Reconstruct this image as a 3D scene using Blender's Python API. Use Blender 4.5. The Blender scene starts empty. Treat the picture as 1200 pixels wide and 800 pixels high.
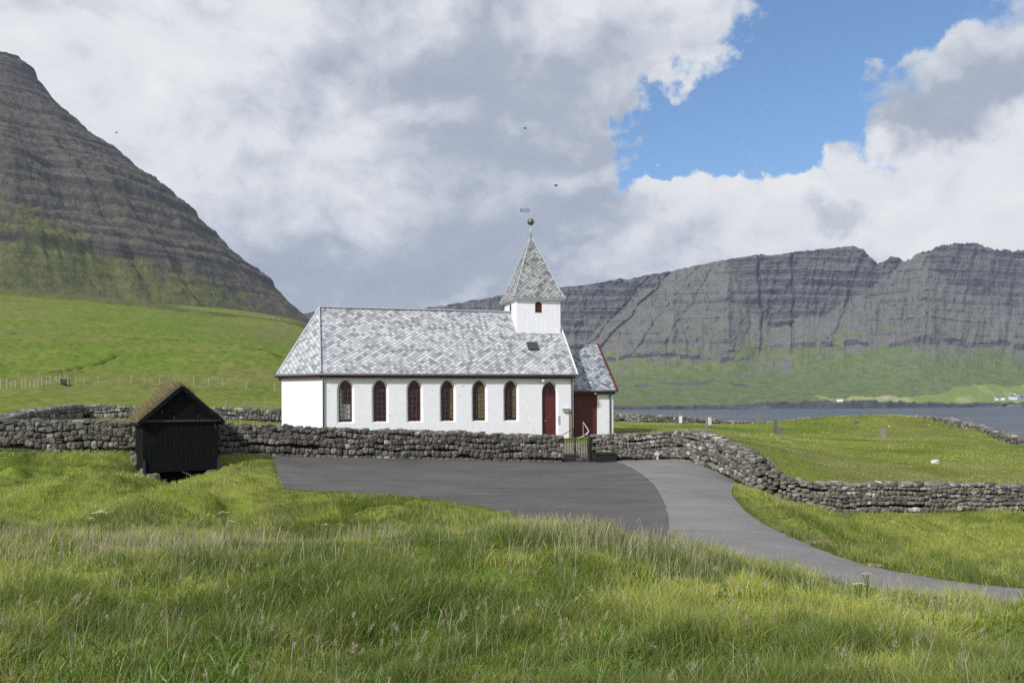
import bpy, bmesh, math, random
import numpy as np
from mathutils import Vector, Matrix, geometry
R = math.radians
random.seed(7); rng = np.random.default_rng(11)
S = bpy.context.scene
COL = S.collection

# ------------------------------------------------------------------ camera, world, sun, exposure
CZ = 12.0                       # camera height above the sea
HZ = 475.5; F = 1000.0; ROLL = R(0.3)
cam = bpy.data.cameras.new('camera'); camo = bpy.data.objects.new('camera', cam); COL.objects.link(camo)
cam.sensor_width = 36; cam.lens = 36*F/1200; cam.shift_y = (HZ-400)/1200
cam.clip_start = 0.1; cam.clip_end = 30000
camo.matrix_world = Matrix.Translation((0, 0, CZ)) @ Matrix.Rotation(ROLL, 4, 'Y') @ Matrix.Rotation(R(90), 4, 'X')
S.camera = camo
S.view_settings.view_transform = 'Standard'; S.view_settings.look = 'None'
S.view_settings.exposure = 0.22; S.view_settings.gamma = 1
S.render.engine = 'CYCLES'
S.cycles.use_denoising = False
S.cycles.max_bounces = 6; S.cycles.diffuse_bounces = 3; S.cycles.glossy_bounces = 2
S.cycles.transparent_max_bounces = 8; S.cycles.volume_bounces = 0; S.cycles.use_adaptive_sampling = False; S.cycles.sampling_pattern = 'BLUE_NOISE'; S.cycles.sample_clamp_indirect = 2.0; S.cycles.sample_clamp_direct = 2.5

SUN_EL, SUN_AZ = R(37), math.atan2(-0.63, -0.77)      # azimuth of the direction TO the sun, from +Y clockwise
sd = Vector((math.sin(SUN_AZ)*math.cos(SUN_EL), math.cos(SUN_AZ)*math.cos(SUN_EL), math.sin(SUN_EL)))
sl = bpy.data.lights.new('sun', 'SUN'); sl.energy = 3.4; sl.angle = R(3.0); sl.color = (1, .965, .92)
so = bpy.data.objects.new('sun', sl); COL.objects.link(so)
so.rotation_euler = (-sd).to_track_quat('-Z', 'Y').to_euler(); so.location = (-50, -40, 80)

def ray(px, py):
    a = px-600.0; b = HZ-py
    c, s = math.cos(ROLL), math.sin(ROLL)
    return (a*c+b*s)/F, (-a*s+b*c)/F
def P(px, py, Y):
    u, w = ray(px, py)
    return Vector((u*Y, Y, CZ+w*Y))
def direction(px, py):
    u, w = ray(px, py); return Vector((u, 1, w)).normalized()

# ------------------------------------------------------------------ node helpers
class NT:
    def __init__(s, tree): s.t = tree; s.n = tree.nodes; s.l = tree.links
    def node(s, typ, **kw):
        n = s.n.new(typ)
        for k, v in kw.items(): setattr(n, k, v)
        return n
    def put(s, sock, v):
        if isinstance(v, bpy.types.NodeSocket): s.l.new(v, sock)
        elif v is not None:
            if isinstance(v, (tuple, list)) and len(v) == 3 and sock.type == 'RGBA': v = (*v, 1)
            sock.default_value = v
    def m(s, op, a, b=None, c=None, clamp=False):
        n = s.node('ShaderNodeMath', operation=op, use_clamp=clamp)
        s.put(n.inputs[0], a)
        if b is not None: s.put(n.inputs[1], b)
        if c is not None: s.put(n.inputs[2], c)
        return n.outputs[0]
    def vm(s, op, a, b=None, scale=None):
        n = s.node('ShaderNodeVectorMath', operation=op)
        s.put(n.inputs[0], a)
        if b is not None: s.put(n.inputs[1], b)
        if scale is not None: s.put(n.inputs[3], scale)
        return n.outputs[1] if op in ('LENGTH', 'DISTANCE', 'DOT_PRODUCT') else n.outputs[0]
    def noise(s, vec, scale, detail=4, rough=.55, dist=0, out=0):
        n = s.node('ShaderNodeTexNoise')
        if vec is not None: s.put(n.inputs['Vector'], vec)
        n.inputs['Scale'].default_value = scale; n.inputs['Detail'].default_value = detail
        n.inputs['Roughness'].default_value = rough; n.inputs['Distortion'].default_value = dist
        return n.outputs[out]
    def ramp(s, fac, stops, interp='LINEAR'):
        n = s.node('ShaderNodeValToRGB'); n.color_ramp.interpolation = interp
        e = n.color_ramp.elements
        while len(e) > 1: e.remove(e[-1])
        for i, (p, c) in enumerate(stops):
            x = e[0] if i == 0 else e.new(p)
            x.position = p
            x.color = (*c, 1) if isinstance(c, (tuple, list)) else (c, c, c, 1)
        s.put(n.inputs[0], fac); return n.outputs[0]
    def mix(s, fac, a, b, mode='MIX'):
        n = s.node('ShaderNodeMix', data_type='RGBA', blend_type=mode)
        s.put(n.inputs[0], fac); s.put(n.inputs[6], a); s.put(n.inputs[7], b)
        return n.outputs[2]
    def smooth(s, v, lo, hi, a=0.0, b=1.0):
        n = s.node('ShaderNodeMapRange', interpolation_type='SMOOTHSTEP')
        s.put(n.inputs[0], v); s.put(n.inputs[1], lo); s.put(n.inputs[2], hi); s.put(n.inputs[3], a); s.put(n.inputs[4], b)
        return n.outputs[0]
    def sep(s, v):
        n = s.node('ShaderNodeSeparateXYZ'); s.put(n.inputs[0], v); return n.outputs
    def comb(s, x, y, z):
        n = s.node('ShaderNodeCombineXYZ')
        for i, q in enumerate((x, y, z)): s.put(n.inputs[i], q)
        return n.outputs[0]
    def bump(s, h, strength=.5, dist=.05):
        n = s.node('ShaderNodeBump'); n.inputs['Strength'].default_value = strength
        n.inputs['Distance'].default_value = dist; s.put(n.inputs['Height'], h); return n.outputs[0]
    def obj(s): return s.node('ShaderNodeTexCoord').outputs['Object']
    def pos(s): return s.node('ShaderNodeNewGeometry').outputs['Position']
    def attr(s, name): return s.node('ShaderNodeAttribute', attribute_name=name)
MATS = {}
def mat(name, fn=None, col=(.5, .5, .5), rough=.6, metal=0, spec=.4):
    if name in MATS: return MATS[name]
    m = bpy.data.materials.new(name); m.use_nodes = True
    t = NT(m.node_tree); b = t.n['Principled BSDF']
    b.inputs['Base Color'].default_value = (*col, 1); b.inputs['Roughness'].default_value = rough
    b.inputs['Metallic'].default_value = metal; b.inputs['Specular IOR Level'].default_value = spec
    if fn: fn(t, b)
    MATS[name] = m; return m

# ------------------------------------------------------------------ the sky
world = bpy.data.worlds.new('World'); S.world = world; world.use_nodes = True
def build_world():
    t = NT(world.node_tree); bg = t.n['Background']
    sky = t.node('ShaderNodeTexSky', sky_type='NISHITA', sun_disc=False)
    sky.sun_elevation = SUN_EL; sky.sun_rotation = SUN_AZ
    sky.altitude = 0; sky.air_density = 1; sky.dust_density = .4; sky.ozone_density = 2.0
    D = t.vm('NORMALIZE', t.node('ShaderNodeTexCoord').outputs['Generated'])
    x, y, z = t.sep(D)
    zz = t.m('ADD', t.m('MAXIMUM', z, 0.0), .16)
    flat = t.comb(t.m('DIVIDE', x, zz), t.m('DIVIDE', y, zz), 0.0)
    warp = t.vm('ADD', flat, t.vm('SCALE', t.vm('SUBTRACT', t.noise(flat, 1.3, 3, out=1), (.5, .5, .5)), scale=.55))
    big = t.noise(warp, .85, 8, .56)
    dirn = t.vm('ADD', t.vm('MULTIPLY', D, (1, 1, 1.5)), t.vm('SCALE', t.vm('SUBTRACT', t.noise(D, 5, 3, out=1), (.5, .5, .5)), scale=.16))
    det = t.noise(dirn, 5.5, 9, .58)
    det_s = t.noise(t.vm('ADD', dirn, (-.022, -.01, .03)), 5.5, 9, .58)      # same field a step towards the sun
    fine = t.noise(dirn, 17, 6, .62)
    DW = t.vm('ADD', D, t.vm('SCALE', t.vm('SUBTRACT', t.noise(D, 6.5, 4, .6, out=1), (.5, .5, .5)), scale=.20))
    DW = t.vm('ADD', DW, t.vm('SCALE', t.vm('SUBTRACT', t.noise(t.vm('ADD', D, (3.1, 1.7, .4)), 24, 6, .68, out=1), (.5, .5, .5)), scale=.05))
    def blob(px, py, rx, ry, edge=.35):
        c = direction(px, py)
        d = t.vm('SUBTRACT', DW, tuple(c))
        l = t.vm('LENGTH', t.vm('MULTIPLY', d, (1000.0/rx, 500.0/rx, 1000.0/ry)))
        return t.smooth(l, 0.0, 1.0, 1.0, 0.0) if edge is None else t.smooth(l, 1-edge, 1+edge, 1.0, 0.0)
    def total(blobs):
        acc = None
        for (w, *b) in blobs:
            v = t.m('MULTIPLY', blob(*b), w)
            acc = v if acc is None else t.m('ADD', acc, v)
        return acc
    cov = t.m('ADD', .80, t.m('MULTIPLY', t.m('SUBTRACT', big, .5), .4))
    cov = t.m('ADD', cov, t.m('MULTIPLY', t.m('SUBTRACT', det, .5), 3.0))
    cov = t.m('ADD', cov, t.m('MULTIPLY', t.m('SUBTRACT', fine, .5), 1.5))
    cov = t.m('ADD', cov, total([(-1.9, 960, 75, 150, 135, .6), (-1.5, 1085, 95, 160, 115, .5), (-1.7, 855, 185, 115, 80, .6), (-.7, 785, 205, 65, 40, .8), (-.5, 742, 165, 40, 18, .9), (-.4, 800, 150, 60, 60, .8),
                                 (2.8, 1085, 115, 92, 58, .35), (1.4, 1205, 25, 50, 42, .5), (.5, 1010, 0, 60, 22, .8),
                                 (2.0, 1130, 252, 260, 82, .35), (1.2, 900, 262, 120, 46, .5), (.8, 1195, 190, 60, 60, .6), (.9, 822, 138, 26, 20, .8), (.8, 812, 178, 30, 14, .8), (.5, 960, 100, 60, 14, .9),
                                 (1.4, 400, 150, 420, 290, .5), (.9, 650, 260, 110, 110, .6), (.7, 760, 30, 110, 80, .6), (.6, 760, 310, 130, 40, .6)]))
    alpha = t.smooth(cov, -.10, .62)
    # light and shade of the cloud bodies
    relief = t.m('MULTIPLY', t.m('SUBTRACT', det, det_s), 1.5)
    b = t.m('ADD', .66, t.m('MULTIPLY', t.m('SUBTRACT', big, .5), -.55))
    b = t.m('ADD', b, relief)
    b = t.m('ADD', b, t.m('MULTIPLY', t.m('SUBTRACT', fine, .5), .10))
    b = t.m('ADD', b, total([(.46, 1090, 236, 290, 66, .4), (.22, 800, 40, 120, 90, .8), (-.24, 1105, 128, 85, 42, .8), (.16, 1060, 78, 70, 22, .8), (.2, 70, 70, 160, 80, .8), (-.16, 600, 245, 170, 75, .8),
                             (-.28, 1010, 268, 42, 16, .6), (-.16, 1105, 218, 34, 16, .6), (-.12, 620, 120, 130, 60, .8), (-.14, 450, 330, 220, 45, .8),
                             (.14, 90, 90, 200, 100, .8), (.15, 440, 215, 130, 45, .8), (.08, 330, 40, 120, 50, .8), (-.10, 250, 90, 130, 45, .8), (-.10, 870, 285, 70, 18, .8), (.12, 700, 320, 60, 12, .8)]))
    b = t.m('MAXIMUM', t.m('MINIMUM', b, 1.25), .2)
    edge = t.smooth(cov, .05, .7, .10, 0.0)
    b = t.m('ADD', b, edge)
    ccol = t.ramp(t.m('MULTIPLY', b, .8), [(0, (.34, .39, .50)), (.40, (.46, .505, .60)), (.56, (.66, .695, .765)), (.72, (.87, .885, .915)), (1, (1.02, 1.01, 1.0))])
    ccol = t.mix(1.0, ccol, (7.9, 7.9, 7.9), 'MULTIPLY')
    skyc = t.mix(1.0, sky.outputs[0], (.84, 1.05, 1.22), 'MULTIPLY')
    out = t.mix(alpha, skyc, ccol)
    t.l.new(out, bg.inputs['Color']); bg.inputs['Strength'].default_value = 0.10
build_world()

# ------------------------------------------------------------------ numpy noise and interpolation
_perm = rng.permutation(512).astype(np.int64)
def _h(ix, iy): return _perm[(ix + _perm[iy & 511]) & 511]/511.0*2-1
def vnoise(x, y):
    ix = np.floor(x).astype(np.int64); iy = np.floor(y).astype(np.int64)
    fx = x-ix; fy = y-iy
    fx = fx*fx*fx*(fx*(fx*6-15)+10); fy = fy*fy*fy*(fy*(fy*6-15)+10)
    a = _h(ix, iy); b = _h(ix+1, iy); c = _h(ix, iy+1); d = _h(ix+1, iy+1)
    return (a*(1-fx)+b*fx)*(1-fy)+(c*(1-fx)+d*fx)*fy
def fbm(x, y, oct=4, gain=.5, lac=2.03):
    x = np.asarray(x, float); y = np.asarray(y, float)
    r = 0; a = 1; t = 0
    for i in range(oct):
        r = r+a*vnoise(x+17.3*i, y-9.1*i); t += a; a *= gain; x = x*lac; y = y*lac
    return r/t
def sstep(x, a, b):
    t = np.clip((x-a)/(b-a), 0, 1); return t*t*(3-2*t)
class TPS:
    def __init__(s, pts, vals, lam=1e-3):
        s.p = np.array(pts, float); n = len(s.p)
        K = s.k(s.p)+lam*np.eye(n); Q = np.c_[np.ones(n), s.p]
        A = np.zeros((n+3, n+3)); A[:n, :n] = K; A[:n, n:] = Q; A[n:, :n] = Q.T
        s.w = np.linalg.solve(A, np.r_[np.array(vals, float), 0, 0, 0])
    def k(s, q):
        r2 = ((q[:, None, :]-s.p[None])**2).sum(-1); return .5*r2*np.log(r2+1e-12)
    def __call__(s, q):
        out = np.empty(len(q))
        for i in range(0, len(q), 40000):
            c = q[i:i+40000]; out[i:i+40000] = s.k(c)@s.w[:-3]+np.c_[np.ones(len(c)), c]@s.w[-3:]
        return out
def tp(px, Y): return np.c_[np.asarray(px)/300.0, 2.4*np.log(np.asarray(Y))]

# walls, as (px, Y, y of the top, y of the base)
W1 = [(-200, 32.5, 487, 524), (-80, 33.3, 490, 525.5), (0, 34, 492.5, 527), (100, 34.5, 494, 529), (200, 35, 496.5, 531), (300, 35.8, 499, 532.5), (400, 36.6, 503, 534.5), (500, 37.9, 506.5, 536.5), (600, 39.4, 510, 539), (655, 40.1, 511.5, 540.3)]
W2 = [(692, 40.1, 510.5, 540.3), (725, 40.2, 509.5, 539), (760, 40.3, 508.5, 538), (793, 40.2, 506.5, 537), (812, 37.8, 505.5, 540), (835, 36.0, 509.5, 548.5), (857, 34.7, 521, 560), (875, 33.8, 530, 569), (890, 33.0, 539, 578), (906, 32.6, 553, 586), (925, 32.4, 562, 590), (950, 32.3, 566, 596), (985, 32.5, 567, 600), (1080, 33.4, 566.5, 599), (1200, 35.0, 568.5, 597), (1330, 37, 570, 595), (1500, 40, 571, 592)]
W3 = [(-110, 38, 503, 515), (-40, 40.5, 497, 509), (0, 43, 488.5, 504), (30, 47, 482.5, 498), (57, 52, 478.5, 493), (78, 57.5, 476, 491.5), (91, 61, 475, 490.5), (156, 61.5, 476.5, 490.5), (258, 62.5, 478, 492.5), (331, 63, 480.5, 496), (470, 66, 484, 498)]
W4 = [(660, 96, 484, 494), (722, 95, 484.5, 494.5), (760, 95, 486.5, 495.5), (800, 96, 489, 498), (830, 97, 491.5, 499), (850, 97, 493, 500), (870, 97, 494, 501), (900, 97, 494, 501), (925, 96, 492, 500), (945, 95, 489.5, 499), (990, 93, 488, 497), (1040, 92, 486.5, 493), (1075, 91, 487.5, 494), (1110, 87, 490.5, 497), (1140, 79, 497, 504), (1165, 71, 504.5, 512), (1200, 62, 514.5, 522.5), (1290, 52, 531, 540), (1420, 46, 548, 560)]
def plan(px, Y): u, _ = ray(px, HZ); return (u*Y, Y)
outer, inner = [], []           # (px, Y, z relative to the camera)
def rel(px, py, Y): return P(px, py, Y).z-CZ
for (px, Y, yt, yb) in W1+W2:
    outer.append((px, Y-.2, rel(px, yb, Y)))
for (px, Y, yt, yb) in W3: outer.append((px, Y+.3, rel(px, yb-6, Y)))
for (px, Y, yt, yb) in W4: outer.append((px, Y+1, rel(px, yb+4, Y)))
for px in (-400, 0, 300, 600, 900, 1200, 1600):
    outer += [(px, 2.2, -1.72), (px, 5, -1.80+.0*px), (px, 8, -1.95 if px < 900 else -2.1)]
for px, Y, d in [(-400, 12, 2.1), (0, 11.5, 2.0), (250, 12, 2.0), (500, 12.5, 2.02), (650, 12.8, 2.02), (760, 12, 2.15), (860, 11.5, 2.36), (1000, 10.5, 2.60), (1200, 10, 2.80), (1500, 10, 3.0), (1000, 7.5, 2.2), (1200, 7.5, 2.3),
                 (-300, 17, 2.8), (0, 17, 2.75), (200, 17, 2.8), (400, 17, 2.78), (560, 16.5, 2.72), (-300, 23, 2.5), (0, 22, 2.5), (0, 28, 2.12), (-200, 28, 2.1), (100, 28, 2.3), (100, 22, 2.62), (110, 33, 1.95), (60, 31, 1.98),
                 (200, 27, 2.55), (200, 22, 2.7), (215, 30.4, 2.88), (230, 32.5, 2.8), (190, 33, 2.6), (148, 31.5, 2.2), (150, 33.5, 2.0), (275, 31, 2.3), (285, 33.5, 2.05), (300, 28, 2.5), (325, 30, 2.45), (185, 30.3, 2.80), (245, 31.2, 2.82), (330, 33, 2.18),
                 (330, 26.5, 2.62), (400, 25.5, 2.62), (480, 24, 2.62), (560, 22, 2.64), (650, 19, 2.66), (400, 21, 2.78), (500, 19, 2.75), (400, 30, 2.5), (500, 30, 2.55), (600, 30, 2.6), (700, 30, 2.6), (500, 35, 2.42), (650, 24, 2.62), (750, 20, 2.66), (790, 16.6, 2.7), (800, 25, 2.64), (800, 32, 2.55), (840, 28, 2.64),
                 (860, 16.0, 2.76), (930, 14.6, 2.84), (1000, 13.6, 2.9), (1100, 13, 2.95), (1200, 12.7, 3.0), (1400, 12.4, 3.1), (892, 20.4, 2.8), (930, 18.6, 2.86), (1000, 16.2, 2.93), (1080, 15, 2.98), (1200, 14.1, 3.02), (1400, 13.8, 3.12), (870, 24, 2.72),
                 (900, 27.5, 3.12), (880, 30, 2.95), (940, 29, 3.6), (940, 23.5, 3.15), (1000, 27, 4.02), (1000, 20.5, 3.5), (1100, 22, 3.8), (1100, 28, 4.15), (1200, 27, 4.1), (1200, 19, 3.5), (1200, 23, 3.9), (1400, 24, 4.0), (1400, 18, 3.5), (1600, 27, 4.2)]:
    outer.append((px, Y, -d))
for px, py, Y in [(-300, 430, 120), (-300, 460, 70), (0, 470, 75), (0, 462, 100), (100, 464, 100), (200, 466, 98), (330, 473, 95), (330, 478, 75), (0, 440, 150), (150, 441, 165), (330, 452, 150), (0, 400, 260), (180, 402, 300), (360, 418, 300), (0, 352, 560), (-300, 330, 560), (150, 360, 620), (360, 380, 700), (250, 371, 660), (0, 343, 900), (360, 380, 900), (-300, 310, 900), (150, 355, 900), (0, 345, 1200), (360, 384, 1200), (-300, 310, 1200),
                  (460, 478, 100), (460, 460, 200), (460, 450, 400), (470, 430, 700), (470, 425, 1200), (560, 492, 110), (580, 510, 200), (580, 515, 400), (580, 498, 700), (580, 490, 1200),
                  (720, 507, 110), (1000, 510, 112), (1200, 545, 90), (1500, 560, 70), (1600, 600, 90), (720, 545, 150), (1000, 550, 150), (1250, 570, 150), (1600, 590, 150), (720, 560, 220), (1100, 560, 220), (1600, 570, 220), (720, 530, 450), (1100, 530, 450), (1600, 530, 450), (720, 515, 1200), (1600, 515, 1200)]:
    outer.append((px, Y, rel(px, py, Y)))
for (px, Y, dt) in [(-80, 35, .95), (0, 36, 1.0), (100, 36.5, 1.1), (200, 37, 1.2), (300, 38, 1.4), (400, 40, 1.75), (600, 43, 1.9), (655, 42.5, 1.9), (692, 42.5, 1.88), (725, 43, 1.8), (793, 42.3, 1.68)]:
    inner.append((px, Y, -dt))
for px, py, Y in [(835, 514, 38.2), (857, 525.5, 36.4), (875, 533, 35.4), (890, 542, 34.7), (906, 555, 34.1), (925, 563, 33.9), (950, 566, 33.9), (985, 567, 34.1), (1080, 567, 35), (1200, 568.5, 36.6), (1330, 571, 39), (1500, 572, 42),
                  (1000, 541, 45), (1200, 541, 46), (900, 522, 45), (1034, 513, 68), (900, 508, 70), (760, 503, 60), (724, 508.5, 50), (830, 508, 52), (797, 496.5, 85), (829, 500, 75), (888, 496.5, 88), (910, 506, 72), (1095, 545, 42),
                  (940, 505, 80), (1000, 505.5, 78), (1060, 505, 78), (1100, 506, 76), (950, 490.5, 89), (990, 488, 89), (1040, 488, 90), (1085, 491, 86), (1130, 502, 75), (1120, 512, 66), (1160, 513, 69), (1175, 525, 58), (1200, 523, 60.5), (1100, 525, 54)]:
    inner.append((px, Y, rel(px, py, Y)))
for w in (W3, W4):
    for (px, Y, yt, yb) in w: inner.append((px, Y-.4, rel(px, yb, Y)))
def tps_of(lst, lo, hi, kind):
    q = [p for p in lst if lo <= p[1] <= hi]
    v = [p[2] if kind == 'd' else p[2]/p[1] for p in q]
    return TPS(tp([p[0] for p in q], [p[1] for p in q]), v)
T_on = tps_of(outer, 1, 70, 'd'); T_of = tps_of(outer, 28, 1300, 'e'); T_in = tps_of(inner, 1, 200, 'e')
def poly_of(ws): return [plan(px, Y) for (px, Y, _, _) in ws]
YARD = np.array(poly_of(W1)+poly_of(W2)+poly_of(W4)[::-1]+poly_of(W3)[::-1])
def seg_dist(x, y, poly, closed=False):
    d = np.full(x.shape, 1e9); n = len(poly)
    for i in range(n if closed else n-1):
        ax, ay = poly[i]; bx, by = poly[(i+1) % n]
        vx, vy = bx-ax, by-ay; L = vx*vx+vy*vy+1e-9
        t = np.clip(((x-ax)*vx+(y-ay)*vy)/L, 0, 1)
        d = np.minimum(d, (x-ax-t*vx)**2+(y-ay-t*vy)**2)
    return np.sqrt(d)
def inside(x, y, poly):
    c = np.zeros(x.shape, bool); n = len(poly); j = n-1
    for i in range(n):
        xi, yi = poly[i]; xj, yj = poly[j]
        if yi != yj:
            c ^= ((yi > y) != (yj > y)) & (x < (xj-xi)*(y-yi)/(yj-yi)+xi)
        j = i
    return c
def sdist(x, y, poly):
    d = seg_dist(x, y, poly, True); return np.where(inside(x, y, poly), d, -d)
def base_height(x, y, blend=.22):
    x = np.asarray(x, float); y = np.asarray(y, float)
    Yc = np.clip(y, 2.2, 1300)
    px = np.clip(x/np.maximum(Yc, 2.2)*1000+600, -400, 1600)
    q = tp(px, Yc)
    zn = T_on(tp(px, np.minimum(Yc, 60))); zf = T_of(tp(px, np.maximum(Yc, 28)))*Yc
    w = sstep(Yc, 38, 52); zo = zn*(1-w)+zf*w
    zi = T_in(tp(px, np.clip(Yc, 30, 120)))*Yc
    if YARD is not None:
        k = sstep(sdist(x, y, YARD), -blend, blend)
        zo = zo*(1-k)+zi*k
    return CZ+zo
def hit(px, py, y0=45.0, y1=12.0, n=1200):
    """first place where the sight line meets the ground, searched from Y=y0 to Y=y1"""
    u, w = ray(px, py); Ys = np.linspace(y0, y1, n)
    dz = (CZ+w*Ys)-base_height(u*Ys, Ys)
    s = np.sign(dz); k = np.where(s[1:] != s[:-1])[0]
    k = k[0] if len(k) else int(np.argmin(np.abs(dz)))
    return (u*Ys[k], Ys[k])

# asphalt edges
APR_T = [(318, 533), (400, 534.5), (500, 536.5), (600, 539), (660, 540.3), (725, 539), (793, 537.2), (812, 540.2)]
APR_TOP = [hit(a, b, 41, 30) for a, b in APR_T]
APR_BOT = [hit(a, b, 32, 12) for a, b in [(331, 572), (400, 576), (480, 582), (560, 592), (610, 604), (650, 616), (720, 632), (800, 645)]]
RD_L = [hit(a, b, 41, 9) for a, b in [(718, 539.3), (742, 550), (761, 563), (774, 580), (783, 605), (789, 636), (850, 652), (930, 672), (1000, 687), (1100, 700), (1200, 712), (1400, 730)]]
RD_R = [hit(a, b, 41, 9) for a, b in [(797, 537), (812, 541), (838, 550), (862, 566), (858, 576), (866, 591), (892, 612), (930, 630), (1000, 657), (1080, 675), (1200, 689), (1400, 703)]]
ROADP = np.array(RD_L+RD_R[::-1]); APRP = np.array(APR_TOP+APR_BOT[::-1])
CH_A = Vector((*plan(378, 44),)); CH_T = R(15.3)
cs, sn = math.cos(CH_T), math.sin(CH_T)
def chp(s, v): return (CH_A.x+cs*s-sn*v, CH_A.y+sn*s+cs*v)
CHURCH = np.array([chp(-2.2, 2), chp(0, -.1), chp(13.7, -.1), chp(13.7, .9), chp(16.6, .9), chp(16.6, 7), chp(0, 7), chp(-2.2, 5)])
SH_T = R(30); SH = Vector(P(168, 500, 31)[:2])
def shp(s, v): return (SH.x+math.cos(SH_T)*s-math.sin(SH_T)*v, SH.y+math.sin(SH_T)*s+math.cos(SH_T)*v)
SHED = np.array([shp(-.1, -.1), shp(2.7, -.1), shp(2.7, 2.6), shp(-.1, 2.6)])
# furrows, banks and ditches in the hill field: (points, half width, depth, how bare)
def farhit(pts): return [hit(a, b, 66, 900, 2500) for a, b in pts]
FURROWS = [(farhit([(-60, 349), (0, 352), (100, 357), (210, 366.5), (300, 373), (345, 378)]), 4.5, 2.2, .75),
           (farhit([(20, 391.5), (100, 393.5), (160, 396.5), (225, 399.5)]), 2.2, 1.0, .7),
           (farhit([(50, 439.5), (70, 436.5), (92, 432), (115, 426.5), (132, 421), (140, 416)]), .7, .45, 1.0),
           (farhit([(256, 403), (272, 404.5), (288, 406.5), (304, 409), (318, 412), (330, 418)]), 1.6, .9, 1.2)]
def height(x, y, road_drop=True):
    z = base_height(x, y)
    dr = np.maximum(sdist(x, y, ROADP), sdist(x, y, APRP))
    free = sstep(seg_dist(x, y, SHED, True), .3, 2.2)*sstep(-dr, .1, 1.6)*sstep(seg_dist(x, y, YARD, True), .3, 1.5)
    insd = inside(x, y, YARD)
    amp = np.where(insd, .035, .15+.13*sstep(y, 14, 20)*(1-sstep(y, 36, 60)))*free*sstep(y, 0, 3)*(1+sstep(y, 60, 200)*2.5)
    near = np.clip(y, 2, 40)
    fr = .9
    n = fbm(x*fr, y*fr, 4, .5)+1.3*fbm(x*.28+5, y*.28, 2)
    n = n+1.7*fbm(x*.55+3, y*.75, 3)*sstep(y, 15, 19)*(1-sstep(y, 34, 36))
    z = z+amp*n*(1-sstep(y, 500, 900)*.5)
    z = z-.02*insd*0
    if road_drop: z = z-.07*sstep(dr, -.02, .12)
    gxc = plan(673.7, 40)[0]; cor = (np.abs(x-gxc) < 1.0) & (y > 39.9) & (y < 43.6)
    z = np.where(cor, np.minimum(z, CZ-2.75+np.clip(y-40.6, 0, 3)*.33), z)
    for pts, w, dep, bare in FURROWS:
        d = seg_dist(x, y, pts); z = z-dep*np.exp(-(d/w)**2)+dep*.35*np.exp(-((d-2.0*w)/w)**2)
    return z

# ------------------------------------------------------------------ mesh helpers
def prop(o, label=None, cat=None, group=None, kind=None):
    if label: o['label'] = label
    if cat: o['category'] = cat
    if group: o['group'] = group
    if kind: o['kind'] = kind
    return o
def link(name, me, m=None, parent=None, loc=None, rot=None):
    o = bpy.data.objects.new(name, me); COL.objects.link(o)
    if m and me: me.materials.append(m)
    if parent: o.parent = parent
    if loc is not None: o.location = loc
    if rot is not None: o.rotation_euler = rot
    return o
def empty(name, loc, rz=0, **kw):
    o = bpy.data.objects.new(name, None); COL.objects.link(o); o.empty_display_size = .3
    o.location = loc; o.rotation_euler = (0, 0, rz); return prop(o, **kw)
def np_mesh(name, V, Fq, smooth=False, col=None, uv=None):
    """vertices (n,3), faces (m,k) all of the same size"""
    me = bpy.data.meshes.new(name); V = np.ascontiguousarray(V, np.float32); Fq = np.ascontiguousarray(Fq, np.int32)
    me.vertices.add(len(V)); me.vertices.foreach_set('co', V.ravel())
    k = Fq.shape[1]; me.loops.add(Fq.size); me.loops.foreach_set('vertex_index', Fq.ravel())
    me.polygons.add(len(Fq)); me.polygons.foreach_set('loop_start', np.arange(0, Fq.size, k, dtype=np.int32))
    me.polygons.foreach_set('loop_total', np.full(len(Fq), k, np.int32))
    me.polygons.foreach_set('use_smooth', np.full(len(Fq), smooth))
    me.update(calc_edges=True)
    if col is not None:
        a = me.color_attributes.new('tint', 'FLOAT_COLOR', 'POINT')
        c = np.ones((len(V), 4), np.float32); c[:, :3] = col; a.data.foreach_set('color', c.ravel())
    return me
def grid_faces(n, m):
    i = np.arange(n-1)[:, None]*m+np.arange(m-1)[None]
    return np.stack([i, i+1, i+m+1, i+m], -1).reshape(-1, 4)
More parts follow.
